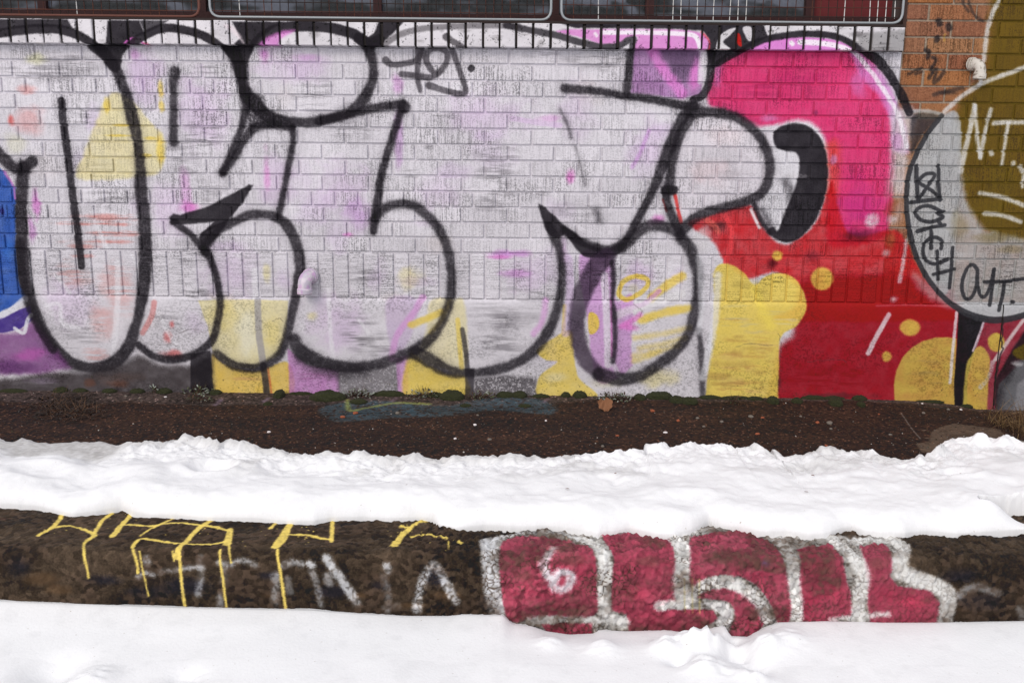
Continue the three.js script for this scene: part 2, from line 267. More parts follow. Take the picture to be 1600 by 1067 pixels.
w.S(YEL, 8, [[968, 452], [975, 440], [992, 432], [1010, 436], [1012, 446], [1000, 458], [980, 468], [968, 462]], { close: true, o: .95 }); w.B([200, 190, 150], 990, 450, 16, 10, { o: .5 });
w.S(YEL, 14, [[1066, 432], [1040, 448], [1018, 466]], { o: .9, s: 5 }); w.S([200, 140, 204], 8, [[1030, 455], [1005, 476], [975, 480]], { o: .8 }); w.S([226, 224, 226], 14, [[1066, 460], [1020, 472], [965, 492]], { o: .7, s: 5 });
w.S(YEL, 13, [[1076, 482], [1040, 488], [1002, 500]], { o: .9, s: 5 }); w.S(PNK, 9, [[1000, 492], [985, 502], [970, 510]], { o: .8, s: 4 });
for (const [y, x0, x1] of [[520, 992, 1078], [536, 1000, 1070], [548, 990, 1060], [556, 990, 1030]]) w.S(YEL, 9, [[x0, y + 8], [(x0 + x1) / 2, y + 2], [x1, y - 8]], { o: .5, s: 6 });
w.B(PYE, 1030, 590, 50, 24, { o: .8 }); w.B(PYE, 950, 600, 40, 14, { o: .4 });
// magenta field, lilac rim, orange fringe
w.F([205, 196, 204], [[1105, 140], [1180, 175], [1215, 200], [1215, 360], [1120, 330], [1070, 350], [1040, 300], [1080, 180]], { s: 8, o: .35 });
w.F([206, 50, 104], [[1112, 118], [1124, 98], [1150, 84], [1160, 70], [1342, 70], [1372, 125], [1392, 180], [1400, 262], [1392, 330], [1380, 372], [1300, 385], [1292, 340], [1297, 280], [1292, 225], [1274, 196], [1246, 187], [1215, 194], [1182, 196], [1148, 178], [1118, 168], [1106, 158]], { s: 7, o: .97, m: .12 });
w.B([186, 52, 124], 1345, 320, 46, 60, { o: .75 }); w.B([178, 44, 100], 1250, 120, 90, 22, { o: .5, streak: 8 }); w.B([226, 74, 128], 1330, 150, 50, 60, { o: .5 }); w.B([150, 40, 84], 1190, 140, 60, 20, { o: .45, streak: 31 }); w.B([110, 44, 80], 1275, 176, 7, 7, { o: .7 }); w.B([200, 130, 180], 1205, 185, 20, 8, { o: .7 });
w.B([206, 130, 196], 1122, 115, 12, 36, { o: .8 });
w.F([206, 134, 200], [[1328, 74], [1352, 86], [1382, 120], [1402, 160], [1417, 200], [1420, 240], [1396, 232], [1392, 190], [1372, 148], [1346, 118]], { s: 7, o: .85 });
w.B([206, 120, 186], 1344, 128, 18, 28, { o: .7 });
w.F([204, 198, 204], [[1395, 175], [1432, 176], [1420, 240], [1414, 300], [1396, 300], [1392, 240]], { s: 10, o: .85 }); w.B([205, 150, 200], 1402, 222, 12, 20, { o: .7 });
w.B([176, 152, 148], 1404, 335, 18, 40, { o: .75 }); w.B([188, 176, 174], 1404, 400, 14, 30, { o: .6 });
w.S([212, 78, 58], 20, [[1302, 230], [1302, 270], [1300, 300]], { s: 14, o: .75 }); w.B([190, 150, 206], 1303, 250, 7, 10, { o: .7 });
// red field
w.F([188, 34, 40], [[1076, 350], [1110, 336], [1172, 322], [1190, 352], [1216, 380], [1242, 378], [1276, 346], [1293, 300], [1302, 285], [1312, 330], [1332, 368], [1396, 360], [1416, 378], [1436, 420], [1470, 470], [1500, 486], [1500, 500], [1220, 500], [1262, 470], [1215, 426], [1170, 436], [1138, 414], [1128, 402], [1112, 375]], { s: 5, o: .96 });
w.F([150, 18, 30], [[1255, 440], [1330, 430], [1440, 436], [1500, 484], [1505, 730], [1212, 730], [1214, 560], [1240, 520]], { s: 12, o: .95, m: .12 });
w.B([126, 14, 24], 1300, 590, 90, 30, { o: .5, streak: 4 }); w.B([190, 40, 44], 1380, 400, 40, 22, { o: .7 }); w.B([170, 60, 62], 1310, 430, 40, 14, { o: .5, streak: 14 });
w.B([78, 26, 46], 1345, 368, 44, 16, { o: .75 }); w.B([70, 26, 34], 1205, 412, 12, 12, { o: .75 }); w.B([110, 34, 50], 1270, 400, 20, 12, { o: .5 });
w.B([60, 52, 54], 1212, 600, 14, 24, { o: .8 }); w.B([60, 50, 52], 1300, 618, 90, 8, { o: .5 });
w.B([150, 96, 60], 1392, 375, 12, 22, { o: .7 }); w.B([150, 70, 50], 1392, 330, 14, 20, { o: .5 }); w.B([190, 180, 175], 1395, 290, 18, 30, { o: .6 });
w.F([190, 182, 182], [[1425, 425], [1450, 440], [1490, 480], [1470, 476], [1440, 455]], { s: 10, o: .6 });
w.B([210, 206, 210], 1096, 378, 26, 26, { o: .9, edge: .5 }); w.B([60, 44, 48], 1118, 354, 26, 11, { o: .75 });
w.S([226, 74, 80], 8, [[1130, 332], [1142, 356], [1142, 384], [1134, 410]], { o: .9 }); w.S([226, 110, 100], 9, [[1104, 344], [1116, 352], [1122, 362]], { o: .7 });
w.S([212, 60, 58], 6, [[1055, 306], [1060, 330], [1064, 348]], {}); w.S([200, 60, 60], 3, [[1036, 312], [1042, 330]], {});
w.F([210, 208, 214], [[1205, 205], [1214, 228], [1246, 238], [1251, 260], [1243, 294], [1230, 328], [1217, 362], [1202, 346], [1186, 320], [1204, 292], [1208, 250]], { s: 4, o: .95 });
// yellow bubbles
w.F([222, 196, 92], [[1100, 730], [1104, 600], [1112, 540], [1116, 470], [1116, 424], [1134, 412], [1160, 424], [1179, 446], [1194, 434], [1216, 427], [1240, 434], [1256, 456], [1260, 482], [1246, 508], [1222, 524], [1217, 550], [1216, 596], [1200, 730]], { s: 3, o: .96, m: .1 });
for (const [x, y, rx, ry, o] of [[1165, 530, 55, 8, .55], [1160, 555, 55, 8, .6], [1165, 575, 55, 8, .6], [1160, 598, 55, 8, .6], [1150, 610, 60, 8, .6], [1150, 500, 40, 5, .4], [1195, 545, 20, 10, .6]]) w.B([176, 122, 74], x, y, rx, ry, { o: o * .7, streak: sk += 5, cut: .4, sx: .7 });
w.B([184, 164, 90], 1160, 445, 40, 14, { o: .6 }); for (let k = 0; k < 16; k++) w.B(k % 3 ? [150, 112, 70] : [206, 170, 120], 1160 + rr(-45, 45), 520 + k * 6.2, rr(15, 50), rr(4, 10), k % 2 ? { o: .42, streak: sk += 5, cut: .34, sx: .7 } : { o: .3, rag: 1.6, spk: .4 }); for (let k = 0; k < 5; k++) w.B([186, 180, 150], 1150 + rr(-20, 60), 480 + k * 9, rr(20, 45), rr(4, 8), { o: .5, streak: sk += 5 }); w.S([236, 214, 96], 14, [[1180, 450], [1190, 480], [1205, 510]], { s: 8, o: .6 }); w.B([214, 212, 200], 1230, 500, 24, 12, { o: .5, streak: 3 });
for (const [x, y, rx, ry] of [[1215, 400, 8, 8], [1285, 436, 18, 18], [1422, 512, 16, 13], [1386, 557, 7, 8], [1557, 535, 12, 14]]) w.F([214, 188, 84], [[x - rx, y], [x - rx * .7, y - ry * .7], [x, y - ry], [x + rx * .7, y - ry * .7], [x + rx, y], [x + rx * .7, y + ry * .7], [x, y + ry], [x - rx * .7, y + ry * .7]], { s: 4, o: .95 });
w.F([198, 178, 84], [[1397, 730], [1397, 600], [1401, 578], [1411, 558], [1425, 543], [1442, 533], [1462, 528], [1480, 527], [1495, 529], [1492, 730]], { s: 2.5, o: .96, straight: true }); for (const y of [548, 566, 584, 602]) w.B([150, 128, 84], 1450, y, 42, 6, { o: .6, streak: sk += 5, cut: .4 });
w.F([38, 35, 40], [[1498, 486], [1540, 498], [1524, 545], [1512, 590], [1506, 730], [1488, 730], [1492, 590], [1496, 540]], { s: 2, straight: true, o: .96 });
w.F([130, 26, 40], [[1540, 498], [1600, 492], [1640, 520], [1560, 600], [1540, 730], [1500, 730], [1520, 560]], { s: 3, straight: true, o: .95 });
w.F([36, 34, 38], [[1498, 486], [1540, 498], [1524, 545], [1512, 590], [1506, 730], [1488, 730], [1492, 590], [1496, 540]], { s: 2, straight: true, o: .96 });
w.F([206, 182, 84], [[1501, 730], [1508, 590], [1518, 556], [1532, 541], [1546, 556], [1546, 584], [1530, 730]], { s: 3, o: .95 }); w.B([158, 134, 84], 1528, 600, 14, 20, { o: .5, streak: 6 });
w.F([206, 182, 84], [[1545, 528], [1557, 520], [1569, 530], [1568, 546], [1556, 550], [1546, 542]], { s: 3 });
w.F([36, 34, 38], [[1612, 500], [1640, 500], [1640, 560], [1590, 600], [1560, 730], [1546, 730], [1556, 590], [1585, 540]], { s: 4, straight: true, o: .95 }); w.F([112, 112, 116], [[1600, 560], [1640, 560], [1640, 700], [1555, 700], [1566, 620], [1580, 590]], { s: 12, o: .9 }); w.B([205, 203, 206], 1590, 568, 14, 7, { o: .8 }); w.F([100, 86, 30], [[1586, 545], [1640, 525], [1640, 560], [1592, 560]], { s: 3 });
w.S([215, 205, 205], 6, [[1606, 490], [1580, 525], [1556, 562]], { o: .9 }); w.S([200, 195, 196], 7, [[1552, 566], [1545, 590], [1532, 605]], { o: .7, spk: .7 });
// grey speech bubble, olive field
w.F([96, 78, 26], [[1556, -80], [1544, 60], [1540, 120], [1500, 158], [1488, 200], [1500, 280], [1512, 330], [1550, 372], [1600, 380], [1760, 400], [1760, -80]], { s: 14, o: .96, m: .1, straight: true });
w.F([168, 169, 171], [[1470, 182], [1490, 176], [1502, 210], [1500, 260], [1512, 320], [1540, 360], [1600, 372], [1720, 390], [1720, 480], [1600, 494], [1528, 497], [1474, 466], [1432, 400], [1417, 325], [1421, 275], [1437, 228]], { s: 8, o: .93, straight: true });
w.F([168, 169, 171], [[1470, 184], [1500, 184], [1500, 300], [1480, 460], [1432, 400], [1418, 325], [1422, 270], [1438, 228]], { s: 3, o: .95 });
for (const [x, y, rx, ry, o] of [[1555, 330, 40, 30, .7], [1570, 280, 40, 40, .8], [1560, 372, 50, 12, .5], [1500, 350, 20, 30, .35], [1580, 390, 30, 10, .4]]) w.B([104, 86, 34], x, y, rx, ry, { o });
w.B([150, 150, 152], 1480, 280, 40, 30, { o: .4 }); w.B([188, 188, 190], 1500, 400, 60, 16, { o: .5, streak: 9 }); w.B([184, 192, 192], 1560, 455, 40, 16, { o: .5 });
w.F([52, 50, 56], [[1428, 179], [1466, 181], [1442, 212], [1426, 240], [1423, 215]], { s: 5, o: .9 }); w.S([200, 204, 210], 5, [[1428, 174], [1450, 174], [1470, 178]], { o: .8 });
// black fills and outlines of the big letters
const K = (wd, p, o = {}) => { w.S([70, 66, 72], wd + 7, p.map(q => q.length > 2 ? [q[0], q[1], q[2] + 7] : q), { o: .3, s: 13, m: .5, spk: .5 }); w.S(BLK, wd, p, { o: .93, s: 4.2, m: .2, spk: .14, ...o }); }, KF = (p, o = {}) => w.F(BLK, p, { o: .93, s: 3, m: .12, ...o });
K(18, [[-60, 190], [-12, 230], [12, 256], [30, 264], [49, 253]]);
K(20, [[36, 262], [31, 313], [32, 364], [34, 400, 21], [38, 440, 20], [51, 480, 18], [66, 517], [84, 543], [111, 566, 17], [142, 574, 16], [175, 567], [199, 543], [214, 499, 15], [223, 448], [226, 390], [224, 340], [219, 296], [218, 262, 16], [214, 222, 15], [206, 185], [196, 148, 16], [184, 117, 16], [172, 95, 17], [150, 70, 16]]);
KF([[136, 70], [198, 70], [190, 87], [184, 112], [168, 107], [157, 92]]);
w.S([58, 54, 58], 18, [[80, 545], [110, 572], [145, 582], [180, 574]], { o: .5, s: 10 });
K(12, [[95, 158], [98, 195], [105, 246], [111, 296], [118, 347], [124, 397], [126, 416]], { s: 2.5 });
K(14, [[272, 112, 17], [270, 130, 13], [270, 161, 12], [270, 195, 13], [270, 222, 14]], { o: .85 });
K(14, [[360, 72, 24], [372, 104, 20], [381, 140, 18], [383, 161, 14], [381, 178, 12], [375, 205, 11], [361, 239, 12], [346, 272, 11]]);
KF([[344, 70], [394, 70], [386, 100], [382, 144], [371, 130], [362, 97]]);
K(16, [[381, 144, 20], [397, 163, 22], [418, 183, 20], [449, 190, 15], [489, 190, 15], [540, 179, 16], [556, 168, 17], [574, 145, 16], [583, 117, 14], [580, 90, 15], [574, 70, 22]]);
K(12, [[455, 199], [425, 195, 14], [400, 198, 14], [383, 214, 12], [370, 238], [348, 270]], { o: .9 }); w.F(BLK, [[383, 150], [398, 147], [412, 152], [415, 168], [452, 188], [432, 199], [402, 196], [391, 207], [384, 176]], { o: .8, s: 5, spk: .5 });
K(10, [[456, 198], [457, 222], [450, 262], [442, 303], [435, 338]]);
KF([[263, 340], [270, 334], [280, 336], [324, 323], [388, 289], [394, 290], [382, 312], [368, 330], [354, 347], [314, 365], [333, 347], [280, 351], [266, 351]], { straight: true });
K(11, [[270, 347], [297, 367], [314, 387], [320, 394, 15]]);
K(14, [[318, 388], [341, 360], [368, 345, 13], [391, 336], [418, 336, 14], [442, 347, 16], [460, 374, 17], [468, 408, 18], [467, 431, 17], [459, 475], [449, 519], [439, 549], [422, 566, 14], [398, 576, 15], [364, 571, 16], [338, 553, 14]], { o: .88 });
KF([[312, 366], [345, 348], [352, 352], [325, 384], [316, 388]]);
K(12, [[319, 391, 15], [329, 408], [337, 435, 12], [343, 472, 12], [339, 505], [329, 534, 13], [304, 553], [270, 562, 14], [238, 556], [216, 539, 12]], { s: 4 });
K(13, [[496, 191], [544, 179], [584, 169], [628, 163, 14]]); K(19, [[630, 166], [631, 167]], { s: 3 });
K(12, [[627, 171], [616, 205], [605, 239], [594, 279], [589, 316, 13], [584, 345, 14], [583, 362, 11]]);
K(14, [[586, 342], [598, 327], [625, 318], [652, 325], [679, 350, 15], [696, 381], [704, 418, 14], [705, 440], [702, 472, 15], [689, 505], [669, 532, 17], [635, 553, 18], [594, 568, 17], [551, 574, 18], [515, 570, 20], [486, 560, 24], [466, 546, 24], [459, 530, 20]], { o: .86, s: 5 });
K(26, [[470, 552], [490, 568], [520, 578], [560, 580]], { o: .45, s: 12 });
K(16, [[648, 551, 22], [675, 566, 24], [702, 580, 20], [736, 583, 14], [777, 577], [814, 563], [844, 537, 17], [864, 502, 16], [875, 465, 14], [878, 431, 13], [875, 397, 12], [868, 374], [858, 354, 14]], { o: .86, s: 5 });
KF([[841, 323], [848, 322], [876, 347], [886, 360], [872, 372], [856, 364]]); KF([[874, 352], [895, 362], [917, 380], [945, 389], [960, 385], [978, 380], [966, 398], [940, 403], [917, 402], [905, 395], [888, 372]]);
K(13, [[881, 360], [905, 376], [932, 387], [952, 390, 15], [972, 381], [986, 362], [999, 338], [1019, 300, 13], [1036, 259, 17], [1047, 229, 19], [1061, 195, 17], [1079, 168, 19]]);
w.S([58, 46, 62], 30, [[948, 402], [930, 420, 32], [910, 460, 30], [901, 499, 26], [904, 532, 26], [915, 562, 26], [936, 585, 20]], { o: .85, s: 6, m: .2 });
K(18, [[936, 585, 24], [966, 592, 22], [996, 589], [1023, 574], [1045, 558], [1063, 541, 16], [1077, 519, 15], [1085, 492], [1090, 458, 15], [1089, 421], [1079, 391], [1067, 374], [1055, 360], [1040, 355], [1020, 352], [1000, 360], [985, 374], [972, 387]], { o: .86, s: 5 });
K(8, [[956, 410], [959, 440], [957, 467, 5], [959, 487, 9], [961, 530], [958, 565]], { o: .9 }); K(9, [[1092, 515], [1096, 560], [1098, 622]], { o: .75 }); w.S([224, 224, 230], 9, [[1092, 400], [1096, 470], [1092, 520]], { o: .6, s: 4 }); w.S([226, 226, 232], 12, [[1122, 430], [1118, 490], [1106, 560], [1098, 590]], { o: .75, s: 5 });
K(14, [[1062, 362], [1050, 337], [1042, 312, 13], [1041, 297, 15]]); KF([[1036, 292], [1058, 292], [1056, 304], [1036, 304]]);
K(15, [[1079, 176, 18], [1111, 176], [1145, 181], [1172, 198, 14], [1192, 222], [1202, 249], [1202, 276], [1192, 299], [1169, 314], [1135, 324], [1101, 333], [1076, 349, 17], [1064, 366, 16]], { o: .88 }); K(15, [[1078, 185], [1062, 212], [1051, 249, 14], [1046, 292, 16]], { o: .85 });
KF([[1209, 208], [1223, 197], [1246, 193], [1270, 202], [1287, 225], [1294, 262], [1290, 303], [1277, 340], [1256, 367], [1233, 379], [1213, 374], [1199, 362], [1208, 354], [1216, 360], [1229, 327], [1243, 293], [1250, 259], [1245, 240], [1229, 236], [1213, 230]], { o: .97 });
K(8, [[1179, 320], [1188, 343], [1203, 364]]); w.S([226, 226, 230], 5, [[1174, 327], [1180, 342], [1187, 356]], {}); K(12, [[1228, 285], [1238, 300], [1236, 312]], { o: .5, s: 8 }); K(9, [[1192, 330], [1202, 350]], { o: .5, s: 7 }); w.B([200, 196, 200], 1235, 275, 30, 5, { o: .5, spk: .7 });
K(13, [[882, 139, 14], [925, 142, 12], [972, 149, 11], [1006, 153], [1040, 160, 12], [1067, 165, 14], [1087, 166, 13]]); K(13, [[986, 70], [984, 105], [979, 146]], { o: .88 });
// violet panel between the strokes
w.F([160, 112, 166], [[992, 70], [1096, 70], [1097, 148], [1060, 154], [986, 144]], { s: 4, o: .9, straight: true }); w.S([220, 132, 206], 16, [[1018, 76], [1040, 112], [1066, 146]], { o: .85, s: 6 }); w.B(PNK, 1085, 118, 12, 36, { o: .85 }); w.F([88, 72, 96], [[1032, 78], [1088, 78], [1082, 104], [1066, 130], [1046, 104]], { s: 8, o: .8 }); w.S([228, 224, 230], 8, [[1097, 76], [1096, 100], [1094, 128]], { o: .85, s: 3 });
K(12, [[1113, 70, 14], [1111, 105], [1107, 132], [1098, 149], [1084, 156]], { s: 2 }); KF([[1108, 70], [1152, 70], [1132, 92], [1118, 106], [1110, 104]]); K(10, [[1122, 99], [1145, 86], [1176, 70]], { s: 2 });
K(13, [[1342, 70], [1352, 80], [1375, 97, 15], [1395, 124, 13], [1411, 152], [1421, 176, 12]], { s: 2, o: .97 }); w.S([232, 228, 234], 7, [[1328, 74], [1345, 92], [1365, 117], [1387, 150], [1405, 182], [1417, 230]], { s: 2.5, o: .9 });
// thin black fillers in the lower middle
K(9, [[932, 330], [937, 345]], { o: .5, s: 8 }); K(4, [[876, 172], [886, 195], [892, 215]], { o: .5, s: 4 }); K(3, [[900, 230], [914, 290]], { o: .3, s: 4 }); w.S([190, 130, 204], 6, [[1014, 205], [1000, 240], [988, 262]], { o: .6, s: 4 }); w.S(LIL, 8, [[800, 185], [840, 192], [875, 196]], { o: .7 });
// the first letter's neighbour on the left: blue and violet
w.F([40, 78, 164], [[-400, 240], [-10, 256], [8, 272], [22, 294], [23, 400], [27, 440], [40, 466], [20, 478], [-20, 496], [-400, 520]], { s: 3, o: .97, straight: true }); w.B([58, 110, 190], 10, 390, 14, 26, { o: .5 }); w.S([204, 120, 190], 4, [[4, 268], [18, 288], [22, 310]], { o: .8 }); w.B([50, 34, 100], 2, 330, 5, 8, { o: .8 });
w.F([120, 66, 126], [[-400, 520], [30, 520], [50, 500], [85, 545], [110, 575], [60, 584], [-400, 595]], { s: 8, o: .85, straight: true }); w.B([190, 96, 176], 45, 556, 36, 16, { o: .7 }); w.B([84, 46, 96], 20, 575, 60, 14, { o: .6 }); w.B([150, 130, 160], 60, 595, 40, 8, { o: .4 });
w.F([62, 44, 126], [[-400, 505], [5, 496], [34, 482], [46, 478], [50, 500], [30, 514], [5, 520], [-400, 530]], { s: 2, straight: true }); w.S([216, 216, 226], 10, [[-40, 500], [-4, 494], [18, 484], [38, 467]], { s: 2.5 }); w.S([222, 222, 228], 6, [[22, 513], [36, 520], [42, 500], [48, 492]], { s: 2 });
K(16, [[30, 380], [33, 430], [46, 478], [64, 517], [82, 545]], { o: .8 });
// seventy-nine tag
const TG = [66, 62, 68], tg = (wd, p) => w.S(TG, wd, p, { o: .88, s: 2.5, spk: .12 });
tg(9, [[602, 95, 12], [612, 101], [630, 100], [650, 94], [660, 80]]); tg(9, [[655, 76, 13], [652, 105, 8], [652, 125, 8], [656, 142, 7]]); tg(9, [[627, 116], [652, 119], [672, 121], [687, 112], [697, 97], [697, 82], [685, 76], [671, 78], [665, 92], [672, 107], [680, 118]]); tg(9, [[702, 66], [710, 88], [720, 117], [727, 140], [721, 147], [700, 143], [670, 134, 11]]); w.F([48, 45, 50], [[730, 107], [736, 101], [742, 107], [736, 113]], { s: 2 });
// white dots and slashes on the red
for (const [x, y, r, o] of [[1363, 345, 22, .9], [1394, 343, 14, .75], [1385, 396, 12, .8], [1397, 468, 9, .95]]) w.S([214, 206, 210], r, [[x, y]], { s: 6, o, spk: .35 });
w.S([216, 208, 214], 6, [[1417, 376], [1412, 410], [1406, 440, 7]], { s: 3, o: .8, spk: .3 }); w.S([222, 214, 220], 8, [[1389, 492], [1372, 522], [1357, 552]], { s: 2.5, o: .92 }); w.S([222, 214, 220], 5, [[1495, 488], [1490, 540], [1485, 598]], { s: 2, o: .92 }); w.S([222, 200, 212], 3.5, [[1538, 500], [1530, 524], [1521, 548]], { s: 2 }); w.S([196, 120, 120], 2, [[1370, 478], [1430, 477], [1480, 479]], { o: .6 });
// speech bubble outline and words
const T2 = [56, 56, 60], t2 = (wd, p) => w.S(T2, wd, p, { o: .95, s: 1.6, m: .08 });
t2(8, [[1472, 181], [1455, 202], [1438, 230], [1424, 262], [1418, 290], [1417, 325], [1422, 362], [1432, 400], [1450, 435], [1475, 465], [1502, 485, 10], [1528, 496, 11], [1560, 500, 11], [1600, 492, 10], [1660, 470]]);
for (const p of [[[1433, 259], [1433, 285], [1435, 315]], [[1467, 259], [1467, 285], [1469, 313]], [[1422, 317], [1445, 314], [1471, 311]], [[1436, 312], [1448, 294], [1461, 274], [1448, 272], [1437, 281], [1439, 287], [1455, 297], [1470, 309]],
  [[1470, 330], [1452, 322], [1436, 325], [1431, 334], [1440, 344], [1456, 347], [1469, 342]], [[1475, 331], [1466, 333], [1474, 339], [1467, 345], [1470, 350]], [[1434, 362], [1455, 356], [1477, 352]], [[1455, 356], [1456, 372], [1456, 388]],
  [[1471, 389], [1472, 377], [1461, 371], [1449, 376], [1443, 388], [1445, 403], [1454, 411], [1466, 412], [1482, 405]], [[1465, 393], [1466, 415], [1466, 437]], [[1489, 387], [1487, 420], [1484, 450]], [[1459, 429], [1476, 425], [1492, 421]],
  [[1528, 422], [1521, 414], [1512, 420], [1505, 436], [1504, 454], [1510, 467], [1519, 464], [1526, 448], [1528, 424], [1528, 444], [1533, 462], [1541, 462], [1549, 444], [1554, 421]], [[1554, 421], [1551, 450], [1547, 477]], [[1540, 441], [1570, 440], [1606, 435]], [[1570, 440], [1567, 462], [1561, 485]], [[1583, 472], [1584, 472.5]]]) t2(6, p);
// white writing on the olive
const T3 = [214, 214, 216], t3 = (wd, p) => w.S(T3, wd, p, { o: .88, s: 3.2, spk: .15 });
t3(7, [[1570, -40], [1562, 0], [1552, 20], [1543, 50], [1538, 95]]); t3(7, [[1680, 70], [1602, 105], [1570, 117], [1535, 131], [1503, 151], [1476, 175]]); t3(6, [[1535, 118], [1532, 132]]);
t3(8, [[1524, 165], [1517, 200], [1508, 238], [1502, 268]]); t3(6, [[1524, 165], [1527, 205], [1532, 246]]); t3(7, [[1532, 246], [1539, 212], [1549, 171]]); t3(8, [[1550, 239], [1550, 240]]); t3(7, [[1553, 193], [1575, 191], [1606, 192]]); t3(6, [[1576, 193], [1571, 225], [1566, 256]]); t3(7, [[1584, 255], [1584, 256]]); t3(8, [[1595, 261], [1599, 268]]);
t3(7, [[1532, 302], [1562, 307], [1600, 321]]); t3(7, [[1540, 334], [1567, 337], [1596, 347]]); t3(6, [[1600, 275], [1598, 292]]);
// dark marks on the bare brick
const T4 = [44, 42, 46], t4 = (wd, p, o = .85) => w.S(T4, wd, p, { o, s: 3 });
t4(9, [[1468, 33], [1469, 37]]); t4(10, [[1483, 41], [1484, 44]]); t4(8, [[1466, 59], [1464, 63]]); t4(4, [[1505, 0], [1508, 10], [1514, 18]], .7); t4(4, [[1514, 0], [1522, 22], [1537, 33]], .7);
t4(6, [[1447, 78], [1453, 82], [1450, 90]]); t4(5, [[1458, 90], [1463, 94], [1458, 104]]); t4(5, [[1456, 105], [1457, 114]]); t4(4, [[1420, 116], [1440, 107], [1430, 116], [1442, 112]], .7); t4(6, [[1452, 122], [1464, 108], [1460, 130], [1476, 112], [1466, 126]], .75); t4(6, [[1460, 148], [1480, 143], [1505, 138]], .6); w.B(T4, 1480, 145, 26, 5, { o: .6 }); w.S([190, 160, 60], 2, [[1477, 54], [1476, 64]], { o: .6 });
w.B([120, 116, 100], 1450, 180, 30, 10, { o: .5 });

// ---- the sill
{
  const s = PS, k = (wd, p, o = {}) => s.S(BLK, wd, p, { o: .95, s: 2.5, m: .1, ...o }), kf = (p, o = {}) => s.F(BLK, p, { o: .95, s: 2.5, m: .1, straight: true, ...o });
  for (let x = -40; x < 1420; x += 33) s.B([128, 124, 126], x + rr(-9, 9), rr(40, 72), rr(6, 18), rr(4, 12), { o: .55, streak: x * 0.37, cut: .3 });
  k(14, [[-80, 66], [-30, 56], [0, 52], [25, 48], [62, 45], [95, 47], [120, 55], [142, 68], [152, 78]]); kf([[-80, 30], [104, 30], [112, 44], [80, 42], [40, 43], [-10, 48], [-80, 60]], { o: .9 });
  kf([[166, 32], [216, 32], [224, 54], [206, 60], [192, 72], [186, 80], [150, 80], [164, 66]]);
  s.F([205, 104, 188], [[190, 76], [198, 62], [210, 58], [222, 66], [226, 76]], { s: 2 }); s.S([232, 228, 234], 9, [[214, 66], [216, 70]], { s: 1.5 }); s.B([214, 90, 120], 226, 68, 8, 4, {}); s.B([200, 190, 90], 57, 70, 6, 5, {});
  k(13, [[196, 76], [214, 62], [228, 54], [246, 46], [266, 44], [300, 50], [326, 61], [350, 78]]); kf([[216, 32], [262, 32], [244, 44], [226, 52]], { o: .8 });
  kf([[362, 34], [444, 34], [424, 46], [406, 60], [392, 80], [356, 80], [374, 60]]); s.F([222, 208, 214], [[350, 40], [366, 44], [382, 70], [372, 60]], { s: 4, o: .8 });
  k(16, [[398, 70], [412, 56], [430, 47], [462, 41], [500, 42], [530, 47], [555, 55], [572, 70, 18]]); s.F([206, 118, 196], [[406, 66], [420, 56], [440, 49], [462, 47], [440, 60], [430, 76], [402, 76]], { s: 4, o: .85 });
  kf([[592, 32], [632, 32], [614, 52], [598, 66], [590, 80], [566, 80], [572, 60], [584, 52]]); k(16, [[560, 60], [578, 68], [592, 62]]);
  s.S([110, 106, 110], 9, [[600, 72], [614, 60], [640, 49], [680, 43], [750, 40], [810, 41]], { o: .9 }); s.S([74, 70, 74], 9, [[697, 58, 12], [706, 64], [726, 76]], { o: .9 });
  k(10, [[790, 40], [837, 49], [875, 57], [905, 66], [940, 73], [968, 71], [988, 60, 12], [988, 80]], { o: .8 });
  s.F([206, 124, 194], [[870, 48], [960, 46], [1090, 50], [1098, 82], [1000, 82], [996, 58], [980, 58], [968, 66], [940, 68], [905, 58]], { s: 3, o: .92 });
  kf([[860, 32], [1130, 32], [1128, 90], [1104, 90], [1108, 62], [1098, 48], [1040, 45], [940, 44], [900, 44]]); s.S([234, 230, 236], 7, [[940, 51], [1000, 51], [1060, 53], [1086, 57], [1094, 76]], { s: 2 }); s.S([230, 226, 230], 5, [[930, 53], [932, 56]], {}); s.S([200, 70, 90], 2, [[1096, 50], [1108, 64], [1108, 78]], {});
  kf([[1128, 30], [1190, 30], [1200, 58], [1160, 80], [1120, 92]], {}); s.F([226, 222, 226], [[1120, 80], [1123, 60], [1135, 48], [1150, 44], [1140, 56], [1130, 66], [1142, 78]], { s: 2 }); s.F([218, 214, 218], [[1160, 44], [1174, 43], [1174, 62], [1168, 62]], { s: 2 }); s.F([190, 36, 32], [[1150, 54], [1156, 54], [1159, 72], [1153, 70]], { s: 1.5 });
  s.F([206, 120, 196], [[1172, 86], [1180, 72], [1204, 62], [1240, 58], [1300, 62], [1330, 74], [1348, 92]], { s: 2 }); s.S([236, 232, 238], 8, [[1250, 66], [1287, 68], [1318, 75], [1340, 88]], { s: 2 }); s.S([232, 228, 232], 7, [[1236, 67], [1238, 69]], {}); s.S([228, 224, 228], 4, [[1249, 67], [1250, 67]], {});
  k(10, [[1150, 86], [1176, 70], [1200, 61], [1225, 56], [1262, 53], [1300, 56], [1325, 65], [1350, 82]], {}); s.F([138, 136, 137], [[1340, 56], [1372, 50], [1420, 50], [1420, 92], [1360, 92], [1348, 76]], { s: 5, o: .85 }); s.B([70, 68, 70], 1382, 72, 30, 10, { o: .6, streak: 3 }); s.B([84, 80, 82], 1340, 54, 20, 6, { o: .7 });
}
